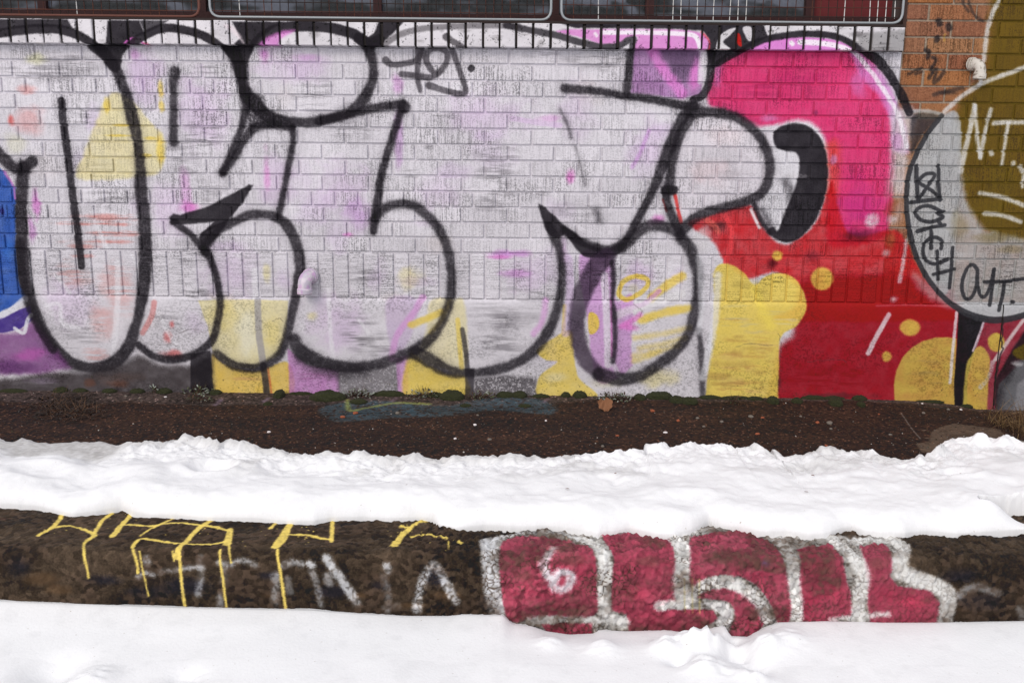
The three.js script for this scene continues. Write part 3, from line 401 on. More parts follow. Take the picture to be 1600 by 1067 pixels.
// ---- weathering of the painted surfaces: comb-faced bricks leave dark unpainted pits, the render has pores and scuffs
const comb = new Float32Array(WW * HH);
{
  const tone = bricks.map(() => [rr(0.3, 1), rr(-1, 1)]);
  for (let j = 0; j < HH; j++) for (let i = 0; i < WW; i++) {
    const p = j * WW + i, q = p * 3, t = kind[p], id = bid[p]; let g, pit;
    if (t === 1) { g = 0.48 * vn(i * 0.55 + id * 3.7, j * 0.022) + 0.52 * vn(i * 0.62, j * 0.42 + id); }
    else if (t === 2) { g = 0.48 * vn(i * 0.022, j * 0.55 + id * 3.7) + 0.52 * vn(i * 0.42 + id, j * 0.62); }
    else g = 0.55 * vn(i * 0.22, j * 0.3) + 0.45 * vn(i * 0.55, j * 0.55);
    comb[p] = g;
    const patch = sstep(0.35, 0.7, fbm(i * 0.011 + 9, j * 0.014 + 4, 4)), bt = id ? tone[id - 1][0] : 0.4;
    pit = sstep(0.46, 0.70, g) * (t ? 0.12 + 0.46 * patch * bt : 0.06 + 0.24 * patch);
    if (t === 0 && YB + j * RES > ySoldBot) pit *= 0.6;
    const tint = id ? 1 + tone[id - 1][1] * 0.025 : 1, m = tint * (1 - 0.62 * pit);
    PW.c[q] *= m; PW.c[q + 1] *= m; PW.c[q + 2] *= m;
  }
  // hairline cracks in the render
  const ck = (p, wd = 1.4) => w.S([50, 44, 46], wd, p, { o: .8, s: 1.4, m: 0 });
  const jag = p => { const o = []; for (let k = 0; k < p.length - 1; k++) for (let t = 0; t < 5; t++) o.push([lerp(p[k][0], p[k + 1][0], t / 5) + rr(-1.6, 1.6), lerp(p[k][1], p[k + 1][1], t / 5) + rr(-1.6, 1.6)]); return o; };
  ck(jag([[1568, 498], [1564, 530], [1566, 545], [1558, 575], [1556, 600], [1552, 640]]), 2.6);
  for (const p of [[[1217, 522], [1221, 545], [1218, 565], [1220, 585]], [[278, 522], [300, 514], [326, 522]], [[248, 540], [266, 536], [282, 542]], [[1150, 541], [1180, 537], [1214, 541]], [[424, 502], [433, 498], [444, 501]], [[1262, 565], [1300, 561], [1330, 566]], [[990, 475], [1002, 486], [998, 500]]]) w.S([70, 62, 62], 1.1, jag(p), { o: .5, s: 1.4, m: 0, spk: .5, straight: true });
  // moss and mould specks at the foot, where the photograph shows them
  for (let n = 0; n < 700; n++) { const x = rr(-20, 1540), y = 618 - Math.pow(rnd(), 2.2) * 40; if (fbm(x * 0.012, 3, 3) < 0.46) continue; w.S(rnd() < .6 ? [62, 60, 38] : [54, 48, 44], rr(.8, 2.2), [[x, y]], { s: 1.2, o: rr(.25, .6), m: 0 }); }
}
for (let j = 0; j < PS.H; j++) for (let i = 0; i < WW; i++) { const q = (j * WW + i) * 3, g = 0.5 * vn(i * 0.4, j * 0.4) + 0.5 * vn(i * 0.12, j * 0.12), m = 1 - 0.4 * sstep(0.66, 0.85, g); PS.c[q] *= m; PS.c[q + 1] *= m; PS.c[q + 2] *= m; }

// two overlapping textures for the wall, one material each
const HALF = [[0, 2048], [1952, 4000]];
const wallMats = HALF.map(([a, b]) => new THREE.MeshPhysicalMaterial({ specularIntensity: 0.4, map: PW.texture(a, b, 0.010), bumpMap: grey(b - a, HH, (i, j) => { const p = j * WW + i; return kind[p] ? 255 * (1 - sstep(0.35, 0.8, comb[p])) : 190 - 70 * comb[p]; }, a), bumpScale: 0.0016, roughness: 0.85 }));
const wallUV = (x, y, h) => [((x - XL) / RES - HALF[h][0]) / 2048, (y - YB) / (RES * HH)];
const halfOf = x => x < (XL + 2000 * RES) ? 0 : 1;
const sillMats = HALF.map(([a, b]) => new THREE.MeshPhysicalMaterial({ specularIntensity: 0.4, map: PS.texture(a, b, 0.010), bumpMap: grey(b - a, 72, (i, j) => 255 * fbm(i * 0.2, j * 0.2, 3), a), bumpScale: 0.002, roughness: 0.85 }));
const sillUV = (x, y, h) => [((x - XL) / RES - HALF[h][0]) / 2048, (y - PS.y0) / (RES * 72)];

// a brick with a chamfered, slightly uneven face; uv from its place on the wall
function brickGeo(x0, x1, y0, y1, zf, depth, ch, uvf) {
  const h = halfOf((x0 + x1) / 2), j = () => rr(-0.0007, 0.0007), zt = rr(-0.0009, 0.0009);
  const F = [[x0 + ch + j(), y0 + ch + j(), zf + zt + j()], [x1 - ch + j(), y0 + ch + j(), zf + zt + j()], [x1 - ch + j(), y1 - ch + j(), zf + zt + j()], [x0 + ch + j(), y1 - ch + j(), zf + zt + j()]];
  const E = [[x0, y0, zf - ch], [x1, y0, zf - ch], [x1, y1, zf - ch], [x0, y1, zf - ch]], B = E.map(p => [p[0], p[1], zf - depth]);
  const quads = [[F[0], F[1], F[2], F[3]]];
  for (let k = 0; k < 4; k++) { const n = (k + 1) % 4; quads.push([E[k], E[n], F[n], F[k]], [B[k], B[n], E[n], E[k]]); }
  const pos = [], uv = [];
  for (const q of quads) for (const k of [0, 1, 2, 0, 2, 3]) { pos.push(...q[k]); uv.push(...uvf(q[k][0], q[k][1], h)); }
  const g = new THREE.BufferGeometry(); g.setAttribute('position', new THREE.Float32BufferAttribute(pos, 3)); g.setAttribute('uv', new THREE.Float32BufferAttribute(uv, 2)); g.computeVertexNormals();
  return [g, h];
}
// a sheet of the wall's own texture (bed of mortar, plinth)
function sheet(x0, x1, y0, y1, nx, ny, zfn, uvf, h) { return grid(nx, ny, (i, j) => { const x = lerp(x0, x1, i / nx), y = lerp(y1, y0, j / ny), [u, v] = uvf(x, y, h); return [x, y, zfn(x, y), u, v]; }); }
const xMid = XL + 2000 * RES;

const wallA = thing('brick_wall', 'long brick wall covered in silvery white graffiti letters with black outlines', 'wall');
const wallB = thing('brick_wall', 'short end of brick wall with bare orange bricks, olive paint and grey speech bubble', 'wall');
const outer = [[], []];
const vL = -2.75, vR = 2.80;
for (const b of bricks) {
  const [g, h] = brickGeo(b.x0, b.x1, b.y0, b.y1, 0, 0.03, 0.0030, wallUV), wall = b.wall ? wallB : wallA;
  const seen = b.x1 > vL && b.x0 < vR && b.y0 < 1.98;
  if (seen) mesh(b.type === 2 ? 'soldier_brick' : 'brick', g, wallMats[h], wall); else outer[b.wall * 1].push([g, h]);
}
outer.forEach((list, n) => { for (const h of [0, 1]) { const gs = list.filter(a => a[1] === h).map(a => a[0]); if (gs.length) { const m = mesh('brick_run', mergeGeometries(gs), wallMats[h], n ? wallB : wallA); m.userData.kind = 'stuff'; } } });
const bedZ = -0.009, bedFn = (x, y) => bedZ + (vn(x * 60, y * 60) - 0.5) * 0.002;
mesh('mortar_bed', sheet(XL, xMid, ySoldBot, ySill, 300, 140, bedFn, wallUV, 0), wallMats[0], wallA);
mesh('mortar_bed', sheet(xMid, xJ - 0.0005, ySoldBot, ySill, 160, 140, bedFn, wallUV, 1), wallMats[1], wallA);
mesh('mortar_bed', sheet(xJ + 0.0005, XR, ySoldBot, 2.14, 160, 160, bedFn, wallUV, 1), wallMats[1], wallB);
// plinth: uneven sand-and-cement render, a few millimetres proud, with its top edge
const plZ = (x, y) => { const e = ySoldBot - y; return 0.0015 + (fbm(x * 3, y * 5, 3) - 0.5) * 0.006 + (vn(x * 90, y * 90) - 0.5) * 0.0006 - 0.009 * Math.exp(-e / 0.009) + (y < 0.06 ? (0.06 - y) * 0.10 : 0); };
mesh('plinth', sheet(XL, xMid, -0.15, ySoldBot + 0.001, 420, 90, plZ, wallUV, 0), wallMats[0], wallA);
const xC = onZ(1556, 590)[0];
mesh('plinth', sheet(xMid, xC - 0.0015, -0.15, ySoldBot + 0.001, 300, 90, plZ, wallUV, 1), wallMats[1], wallA);
mesh('plinth', sheet(xC + 0.0015, XR, -0.15, ySoldBot - 0.004, 120, 90, (x, y) => plZ(x, y) + 0.006, wallUV, 1), wallMats[1], wallB);
const core = std([70, 62, 58]);
mesh('wall_core', new THREE.BoxGeometry(xJ - XL - 0.004, ySill + 0.15 - 0.002, 0.2).translate((XL + xJ - 0.004) / 2, (ySill - 0.15) / 2, -0.115), core, wallA);
mesh('wall_core', new THREE.BoxGeometry(XR - xJ - 0.004, 2.29, 0.2).translate((XR + xJ + 0.004) / 2, 2.14 / 2 - 0.075, -0.115), core, wallB);

// ------------------------------------------------------------------ window sill of bricks on edge
{
  const sill = thing('brick_sill', 'window sill of upright bricks painted black, white and pink, with dark raked joints', 'window sill');
  const xe = onZ(1415, 70, SILLZ)[0], outerS = [[], []]; let x = onZ(1408 - 26.6 * 60, 60, SILLZ)[0]; x = xe - Math.ceil((xe - XL) / 0.079) * 0.079;
  for (; x < xe - 0.02; x += 0.079) {
    const [g, h] = brickGeo(x + 0.0055 + rr(-.0025, .0035), x + 0.0735 + rr(-.0035, .0025), ySill + rr(0, .002), ySill + SILLH + rr(-.002, .002), SILLZ + rr(-.002, .002), 0.16, 0.003, sillUV);
    if (x > vL) mesh('sill_brick', g, sillMats[h], sill); else outerS[h].push(g);
  }
  if (outerS[0].length) mesh('brick_run', mergeGeometries(outerS[0]), sillMats[0], sill).userData.kind = 'stuff';
  mesh('mortar_bed', new THREE.BoxGeometry(xe - XL - 0.01, SILLH - 0.012, 0.14).translate((xe + XL) / 2, ySill + SILLH / 2, SILLZ - 0.085), std([46, 41, 40], 1), sill);
}
// ------------------------------------------------------------------ window and its wire guards
const yW = ySill + SILLH + 0.006, xWend = onZ(1413, 20, 0.02)[0];
{
  const win = thing('window', 'dark grimy window with maroon frame behind the wire guards', 'window');
  const maroon = std([50, 18, 19], 0.8), yT = 2.14;
  mesh('bottom_rail', new THREE.BoxGeometry(xWend - XL, 0.05, 0.05).translate((xWend + XL) / 2, yW + 0.02, -0.075), maroon, win);
  const mul = [-560, -220, 67, 316, 590, 867, 1015, 1265].map(p => onZ(p, 15, -0.07)[0]);
  for (const m of mul) mesh('mullion', new THREE.BoxGeometry(0.04, yT - yW - 0.047, 0.045).translate(m, (yT + yW + 0.045) / 2, -0.078), maroon, win);
  const edge = [XL, ...mul, xWend];
  const dirt = grey(512, 128, (i, j) => 70 + 130 * fbm(i * 0.02, j * 0.02, 4));
  const paneTex = [0, 1, 2].map(n => { const p = new Paint(0, 0, 1, 256, 128, (x, y) => [x, y], 1); for (let j = 0; j < 128; j++) for (let i = 0; i < 256; i++) { const t = sstep(.48, .72, fbm(i * .018 + n * 31, j * .03, 3)), f = vn(i * .2, j * .2) * 10, q = (j * 256 + i) * 3; p.c[q] = 26 + t * 66 + f; p.c[q + 1] = 28 + t * 68 + f; p.c[q + 2] = 30 + t * 78 + f; } return p.texture(0, 256); });
  for (let k = 0; k < edge.length - 1; k++) {
    const a = edge[k] + (k ? 0.02 : 0), b = edge[k + 1] - 0.02, last = k === edge.length - 2, g = new THREE.BoxGeometry(b - a, yT - yW - 0.046, 0.006).translate((a + b) / 2, (yT + yW + 0.046) / 2, -0.085);
    mesh(last ? 'board' : 'pane', g, last ? std([96, 18, 22], 0.75) : new THREE.MeshPhysicalMaterial({ map: paneTex[k % 3], roughness: 0.32, roughnessMap: dirt }), win);
  }
  const rev = onZ(1413, 20, 0.0)[0];
  mesh('reveal', new THREE.BoxGeometry(0.02, yT - yW, 0.1).translate(rev + 0.01, (yT + yW) / 2, -0.052), std([60, 40, 34]), win);
  solo('lintel', new THREE.BoxGeometry(XR - XL, 0.5, 0.24).translate(0, 2.14 + 0.252, -0.1), std([120, 112, 104], 0.9), 'plain concrete lintel running above the window and wall', 'lintel');
}
{
  const rust = [std([70, 36, 27], 0.9), std([86, 46, 32], 0.9), std([40, 26, 23], 0.9)], galv = std([150, 154, 158], 0.5, { metalness: 0.35 }), whiteP = std([214, 212, 210], 0.6), rustT = std([96, 56, 46], 0.8);
  const pitch = 0.0385, pw = onZ(1411, 20, 0.02)[0] - onZ(877, 20, 0.02)[0], H = 0.33, zG = 0.018;
  const rights = [1411, 861, 311, -239].map(p => onZ(p, 20, zG)[0]);
  const labels = ['wire guard with white-spattered wires beside the bare orange brick', 'wire guard of rusty square mesh between the two other visible guards', 'wire guard of rusty mesh with dark wires above the first graffiti letter', 'wire guard of rusty mesh at the hidden end of the window'];
  rights.forEach((xr, n) => {
    const xl = xr - pw, g = thing('wire_guard', labels[n], 'window guard', 'wire guards over the window');
    const y0 = yW + 0.014, r = 0.05, V = (x, y) => new THREE.Vector3(x, y, zG), path = new THREE.CurvePath();
    path.add(new THREE.LineCurve3(V(xl, y0 + H), V(xl, y0 + r))); path.add(new THREE.QuadraticBezierCurve3(V(xl, y0 + r), V(xl, y0), V(xl + r, y0))); path.add(new THREE.LineCurve3(V(xl + r, y0), V(xr - r, y0))); path.add(new THREE.QuadraticBezierCurve3(V(xr - r, y0), V(xr, y0), V(xr, y0 + r))); path.add(new THREE.LineCurve3(V(xr, y0 + r), V(xr, y0 + H)));
    mesh('frame_tube', new THREE.TubeGeometry(path, 160, 0.0065, 7), n < 1 ? galv : n === 1 ? galv : rustT, g);
    const wire = (a, b, m) => { const d = new THREE.Vector3().subVectors(b, a), L = d.length(), geo = new THREE.CylinderGeometry(0.0021, 0.0021, L, 5, 3); const p = geo.attributes.position; const ph = rr(0, 9); for (let i = 0; i < p.count; i++) p.setX(i, p.getX(i) + 0.0014 * Math.sin(p.getY(i) * 40 + ph)); geo.applyQuaternion(new THREE.Quaternion().setFromUnitVectors(new THREE.Vector3(0, 1, 0), d.normalize())); geo.translate((a.x + b.x) / 2, (a.y + b.y) / 2, (a.z + b.z) / 2); geo.computeVertexNormals(); mesh('wire', geo, m, g); };
    for (let x = xl + 0.02; x < xr - 0.004; x += pitch) { const px = 800 + x * 327, white = n === 0 && ((px > 1035 && px < 1080 && rnd() < .6) || (px > 1100 && px < 1160 && rnd() < .8) || (px > 1300 && rnd() < .4)) || rnd() < 0.05; wire(new THREE.Vector3(x + rr(-.002, .002), y0 - 0.008 + (x < xl + r || x > xr - r ? 0.03 : 0), zG - 0.004), new THREE.Vector3(x + rr(-.003, .003), y0 + H, zG - 0.004), white ? whiteP : rust[Math.floor(rnd() * 3)]); }
    for (let y = y0 + 0.028; y < y0 + H; y += pitch) wire(new THREE.Vector3(xl, y + rr(-.002, .002), zG + 0.0005), new THREE.Vector3(xr, y + rr(-.002, .002), zG + 0.0005), rust[Math.floor(rnd() * 3)]);
  });
  // steel ledge that the guards stand on, rusty and dark
  solo('steel_angle', new THREE.BoxGeometry(xWend - XL, 0.012, 0.10).translate((xWend + XL) / 2, yW + 0.001, -0.012), std([38, 26, 24], 0.9), 'thin rusty steel angle lying on the brick sill', 'steel strip');
}

// ------------------------------------------------------------------ overflow pipes
function elbow(name, px, py, R, col, label, yaw, mats) {
  const g = thing(name, label, 'pipe', 'overflow pipes'); const [x, y] = onZ(px, py, 0); g.position.set(x, y, 0); g.rotation.y = yaw;
  const m = mats[0];
  mesh('collar', new THREE.CylinderGeometry(R * 1.16, R * 1.2, 0.022, 28).rotateX(Math.PI / 2).translate(0, 0, 0.012), m, g);
  const rb = R * 1.25, path = new THREE.CurvePath();
  const pts = [new THREE.Vector3(0, 0, 0.0), new THREE.Vector3(0, 0, 0.02)]; for (let k = 0; k <= 10; k++) { const a = k / 10 * Math.PI / 2; pts.push(new THREE.Vector3(0, -rb + rb * Math.cos(a), 0.024 + rb * Math.sin(a))); } pts.push(new THREE.Vector3(0, -rb - 0.026, 0.024 + rb));
  mesh('bend', new THREE.TubeGeometry(new THREE.CatmullRomCurve3(pts, false, 'centripetal'), 40, R, 24), m, g);
  const ring = new THREE.LatheGeometry([[R * 0.86, -0.014], [R * 1.1, -0.014], [R * 1.13, -0.009], [R * 1.13, 0.010], [R * 1.08, 0.014], [R * 0.98, 0.014]].map(p => new THREE.Vector2(...p)), 28);
  mesh('socket', ring.translate(0, -rb - 0.026, 0.024 + rb), mats[1] ?? m, g);
  mesh('pipe_bore', new THREE.CircleGeometry(R * 0.88, 24).rotateX(Math.PI / 2).translate(0, -rb - 0.034, 0.024 + rb), std([18, 16, 18]), g);
  return g;
}
const pinkTex = (() => { const p = new Paint(0, 0, 1, 128, 128, (x, y) => [x, y], 1); for (let j = 0; j < 128; j++) for (let i = 0; i < 128; i++) { const n = fbm(i * 0.05, j * 0.05, 4), t = sstep(.4, .65, n), q = (j * 128 + i) * 3; p.c[q] = lerp(186, 206, t); p.c[q + 1] = lerp(178, 196, t) - 20 * sstep(.5, .7, vn(i * .06 + 7, j * .09)); p.c[q + 2] = lerp(192, 206, t); } return p.texture(0, 128); })();
elbow('overflow_pipe', 486, 431, 0.033, null, 'pinkish lilac painted pipe elbow sticking out of the soldier course, pointing down', -0.35, [new THREE.MeshStandardMaterial({ map: pinkTex, roughness: 0.5 })]);
const dirtyTex = (() => { const p = new Paint(0, 0, 1, 128, 128, (x, y) => [x, y], 1); for (let j = 0; j < 128; j++) for (let i = 0; i < 128; i++) { const n = fbm(i * 0.07, j * 0.07, 4), t = sstep(.5, .72, n), q = (j * 128 + i) * 3; p.c[q] = lerp(196, 120, t); p.c[q + 1] = lerp(190, 110, t); p.c[q + 2] = lerp(182, 98, t); } return p.texture(0, 128); })();
elbow('overflow_pipe', 1517, 100, 0.026, null, 'dirty off-white pipe elbow on the olive and orange brick wall', 0.5, [new THREE.MeshStandardMaterial({ map: dirtyTex, roughness: 0.6 })]);

// ------------------------------------------------------------------ pavement
const ZK = 1.951, KR = 0.035;                                // kerb edge and its rounding
const gy = (x, z) => { const dx = x - onY(1590, 660)[0]; return -0.05 * Math.exp(-Math.max(0, -dx) / 0.2) * Math.exp(-Math.pow((z - 0.05) / 0.35, 2)) * (dx > 0 ? 1 : 1) + (fbm(x * 3, z * 3, 3) - 0.5) * 0.012 * sstep(0, .2, z) - 0.006 * sstep(0.12, 0.2, z); };
const PG = new Paint(XL, -0.02, 0.0035, 2048, 400, (x, y) => onY(x, y, 0), 360);
{
  for (let j = 0; j < 400; j++) for (let i = 0; i < 2048; i++) {
    const q = (j * 2048 + i) * 3, n = fbm(i * 0.012, j * 0.02, 4), f = hash(i, j), c = cells(i * 0.28, j * 0.28), z = j * 0.0035;
    let v = 0.82 + 0.5 * (n - 0.5) + 0.4 * (f - 0.5) + (c[2] - 0.5) * 0.6;
    const xw = XL + i * 0.0035, lim = lerp(0.25, 0.13, sstep(-0.2, 0.6, xw)), rim = sstep(lim, lim - 0.05, z + (n - .5) * .16);
    PG.c[q] = lerp(58, 82, rim) * v; PG.c[q + 1] = lerp(41, 69, rim) * v; PG.c[q + 2] = lerp(33, 65, rim) * v;
    if (c[2] > 0.93 && c[0] < 0.3) { const k = 1.5 + f * 0.6; PG.c[q] *= k; PG.c[q + 1] *= k; PG.c[q + 2] *= k; }
  }
  const p = PG;
  p.F([66, 96, 112], [[500, 636], [560, 626], [640, 628], [700, 632], [760, 622], [830, 622], [868, 634], [862, 646], [830, 644], [760, 640], [700, 648], [600, 652], [530, 658], [508, 650]], { s: 10, o: .75, spk: .95, m: .5 });
  p.S([150, 156, 78], 9, [[542, 624], [546, 640], [570, 636], [620, 628], [670, 630]], { s: 6, o: .75, spk: .5 }); p.S([132, 112, 134], 9, [[412, 626], [418, 622]], { s: 6, o: .7, spk: .4 }); p.S([132, 112, 134], 9, [[335, 630], [344, 624]], { s: 6, o: .7, spk: .4 }); p.S([136, 112, 130], 8, [[612, 626], [618, 622]], { s: 6, o: .6, spk: .5 }); p.S([136, 112, 130], 8, [[850, 628], [856, 624]], { s: 6, o: .6, spk: .5 });
  p.B([56, 62, 66], 1470, 632, 60, 8, { o: .6 });
  p.F([112, 98, 84], [[1468, 666], [1490, 658], [1530, 662], [1560, 666], [1580, 684], [1556, 690], [1520, 690], [1495, 702], [1466, 706], [1440, 704], [1430, 692], [1452, 688], [1456, 672]], { s: 3, o: .75, spk: .35, straight: true }); p.F([74, 62, 52], [[1486, 680], [1520, 674], [1548, 682], [1520, 688], [1494, 690]], { s: 3, o: .8 });
  for (const [x, y, r] of [[1444, 670, 7], [1449, 683, 7]]) p.S([112, 98, 84], r, [[x, y]], { s: 2, o: .8 });
  p.S([16, 13, 12], 2.2, [[500, 648], [540, 645], [590, 643], [620, 644], [690, 641], [750, 640], [820, 640], [862, 636]], { s: 1.5, o: .95, m: 0 }); p.S([170, 170, 168], 2, [[1408, 642], [1413, 650], [1420, 660], [1428, 672], [1438, 684]], { o: .6, s: 1.5, spk: .7 });
}
const pgTex = PG.texture(0, 2048, 0.006), pgBump = grey(2048, 400, (i, j) => { const c = cells(i * 0.28, j * 0.28); return 120 + 110 * (c[2] - 0.5) * (1 - c[0]) + 90 * (hash(i, j) - .5) * 0.6 + 60 * (vn(i * .1, j * .1) - .5); });
const pgMat = new THREE.MeshPhysicalMaterial({ specularIntensity: 0.5, map: pgTex, bumpMap: pgBump, bumpScale: 0.006, roughness: 0.95 });
structure('pavement', grid(620, 150, (i, j) => {
  const x = lerp(XL, XR, i / 620), z = lerp(-0.02, 1.38, j / 150);
  return [x, gy(x, z) + (vn(x * 110, z * 110) - 0.5) * 0.004, z, (x - XL) / (0.0035 * 2048), (z + 0.02) / (0.0035 * 400)];
}), pgMat);
structure('pavement_base', new THREE.BoxGeometry(XR - XL, 0.3, 1.6).translate(0, -0.19 - 0.13, 0.75), std([60, 50, 44]));

// ------------------------------------------------------------------ kerb: rough concrete, sprayed and dripped on
const S0 = 1.34, TOPL = ZK - KR - S0, ARC = KR * Math.PI / 2, KH = 0.36, KLEN = TOPL + ARC + KH;   // profile runs from z = S0 to the edge, round it and down
const PK = new Paint(XL, 0, 0.0036, 2000, Math.ceil(KLEN / 0.0036), (px, py) => { const a = onY(px, py, 0); if (a[1] < ZK - KR * 0.4) return [a[0], a[1] - S0]; const b = onZ(px, py, ZK); return [b[0], TOPL + ARC + Math.max(-KR * 0.6, -b[1] - KR)]; }, 494);
const pebbles = (x, s_) => { const wx = (fbm(x * 30, s_ * 30, 2) - .5) * .018, wy = (fbm(x * 30 + 50, s_ * 30, 2) - .5) * .018, z = 44 + 34 * vn(x * 3.1, s_ * 4); return cells((x + wx) * 58 + 0 * z, (s_ + wy) * 64); };
const stone = new Float32Array(PK.W * PK.H);
{
  for (let j = 0; j < PK.H; j++) for (let i = 0; i < PK.W; i++) {
    const p = j * PK.W + i, x = XL + i * 0.0036, s = j * 0.0036, c = pebbles(x, s), c2 = cells(x * 32 + 9, s * 36), rough = 0.35 + 0.65 * sstep(-0.6, -0.1, x) * sstep(2.2, 1.2, x), n = fbm(x * 5, s * 8, 4), f = hash(i, j);
    stone[p] = (0.6 * (1 - c[0]) * (0.5 + c[2]) + 0.5 * (c2[1] - c2[0]) + 0.4 * (fbm(x * 40, s * 40, 3) - 0.5)) * (0.5 + 0.5 * rough);
    const v = 0.80 + 0.9 * (n - 0.5) + 0.3 * (f - 0.5) + (c[2] - 0.5) * 0.35;
    PK.c[p * 3] = 70 * v; PK.c[p * 3 + 1] = 59 * v; PK.c[p * 3 + 2] = 49 * v;
  }
  const p = PK, Y = [232, 206, 108], WT = [206, 208, 212], CR = [150, 48, 70], y = (wd, q, o = {}) => p.S(Y, wd * 1.2, q.map(a => a.length > 2 ? [a[0], a[1], a[2] * 1.2] : a), { s: 2.4, o: .97, m: .06, spk: .16, ...o }), wh = (wd, q, o = {}) => p.S(WT, wd * 1.35, q, { s: 6, o: .95, spk: .6, ...o });
  for (const [x, yy, rx, ry] of [[60, 905, 40, 16], [90, 920, 30, 12], [700, 930, 40, 12], [560, 930, 30, 10], [420, 930, 30, 10], [640, 945, 40, 8], [1520, 950, 40, 10]]) p.B([104, 80, 58], x, yy, rx, ry, { o: .65 });
  for (const [x, yy, rx, ry] of [[30, 880, 30, 30], [160, 905, 40, 14], [230, 925, 50, 14], [290, 915, 60, 20], [420, 900, 30, 10], [520, 925, 30, 14], [590, 915, 30, 14], [680, 900, 20, 20], [1530, 940, 50, 22], [1500, 900, 40, 16], [760, 940, 20, 20]]) p.B([30, 31, 42], x, yy, rx, ry, { o: .8 });
  p.B([128, 76, 74], 6, 808, 14, 4, { o: .8 });
  // white dabs along the face
  wh(9, [[226, 873], [228, 878]]); wh(6, [[216, 899], [226, 894], [238, 897]]); wh(6, [[250, 893], [285, 888], [315, 886]], { o: .8 }); wh(8, [[310, 870], [312, 895], [309, 928]], { o: .6 }); wh(7, [[340, 878], [356, 882], [374, 875], [396, 884]], { o: .7 }); wh(9, [[342, 930], [343, 945]], { o: .6 }); wh(8, [[350, 890], [348, 910]], { o: .4 }); wh(10, [[428, 900], [428, 940]], { o: .7 }); wh(8, [[440, 885], [455, 878], [470, 880]], { o: .7 }); wh(8, [[448, 905], [452, 925]], { o: .4 }); wh(9, [[482, 880], [486, 882]]); wh(7, [[486, 890], [492, 910], [500, 945]], { o: .55 });
  wh(11, [[508, 868], [520, 888], [534, 906], [545, 925], [556, 942]], { o: .9 }); wh(10, [[510, 900], [513, 910]], { o: .6 }); wh(9, [[603, 884], [606, 890]]); wh(8, [[598, 900], [606, 930], [604, 955]], { o: .5 }); wh(10, [[650, 952], [655, 920], [664, 898], [676, 882], [688, 896], [697, 912], [712, 940]], { o: .9 }); wh(8, [[620, 945], [600, 950]], { o: .4 });
  // crimson letters in white
  p.F([196, 196, 194], [[756, 850], [790, 834], [900, 830], [1050, 832], [1110, 822], [1200, 834], [1300, 836], [1395, 836], [1416, 856], [1412, 884], [1470, 908], [1490, 930], [1484, 1000], [782, 1000], [762, 940]], { s: 7, o: .8, spk: .7, straight: true });
  wh(20, [[762, 846], [764, 884], [768, 916], [775, 952]], { o: .95, spk: .3 }); wh(12, [[764, 846], [790, 838], [820, 833], [860, 832], [900, 838]], { o: .9 });
  p.F(CR, [[783, 850], [800, 842], [818, 839], [874, 842], [913, 852], [931, 869], [932, 913], [928, 962], [870, 964], [830, 968], [800, 973], [788, 955], [780, 893]], { s: 3, o: .94, spk: .3 });
  p.F(CR, [[845, 976], [925, 974], [925, 992], [890, 996], [855, 990]], { s: 2, o: .94, straight: true });
  wh(10, [[864, 856], [852, 866], [848, 882], [856, 900]], { spk: .4 }); wh(10, [[866, 904], [876, 893], [890, 898], [890, 912], [878, 922], [864, 915]], { close: true, spk: .35 });
  p.F(CR, [[940, 839], [990, 832], [1044, 839], [1053, 863], [1056, 899], [1056, 938], [1026, 948], [1030, 953], [1115, 953], [1121, 966], [1088, 992], [984, 992], [978, 958], [955, 952], [956, 899], [960, 869]], { s: 3, o: .95, spk: .22, straight: true });
  p.F(CR, [[1079, 842], [1106, 836], [1151, 830], [1186, 838], [1208, 850], [1227, 872], [1233, 913], [1236, 962], [1218, 976], [1205, 945], [1190, 922], [1165, 904], [1130, 897], [1100, 904], [1082, 918], [1078, 880]], { s: 3, o: .94, spk: .35 });
  p.F(CR, [[1091, 933], [1127, 918], [1168, 930], [1195, 966], [1172, 1000], [1139, 998], [1148, 958], [1133, 938]], { s: 3, o: .9, spk: .4 });
  p.F(CR, [[1245, 857], [1295, 849], [1319, 872], [1322, 904], [1331, 928], [1331, 960], [1295, 972], [1250, 968], [1249, 899]], { s: 3, o: .95, spk: .25, straight: true });
  p.F(CR, [[1343, 854], [1384, 849], [1393, 869], [1390, 899], [1402, 913], [1453, 922], [1467, 940], [1463, 976], [1360, 976], [1357, 955], [1354, 913], [1351, 878]], { s: 3, o: .95, spk: .22, straight: true });
  for (const [x, yy, rx, ry] of [[890, 870, 30, 14], [820, 900, 24, 14], [1010, 870, 30, 12], [1130, 865, 40, 14], [1290, 890, 24, 16], [1370, 880, 20, 14], [1180, 880, 30, 10]]) p.B([92, 70, 60], x, yy, rx, ry, { o: .55, spk: .5 });
  p.B([112, 96, 150], 1196, 880, 12, 9, { o: .7, spk: .5 }); p.B([204, 70, 98], 1000, 925, 40, 20, { o: .5 }); p.B([204, 70, 98], 1300, 925, 30, 24, { o: .5 }); p.B([204, 70, 98], 1425, 940, 36, 16, { o: .55 });
  const ws = (wd, q) => p.S([220, 220, 218], wd * 1.4, q, { s: 5, o: .97, spk: .2 });
  ws(14, [[889, 835], [925, 848], [943, 866], [946, 899], [943, 928], [949, 958], [975, 974]]); ws(8, [[826, 970], [880, 968], [928, 970], [975, 972]]);
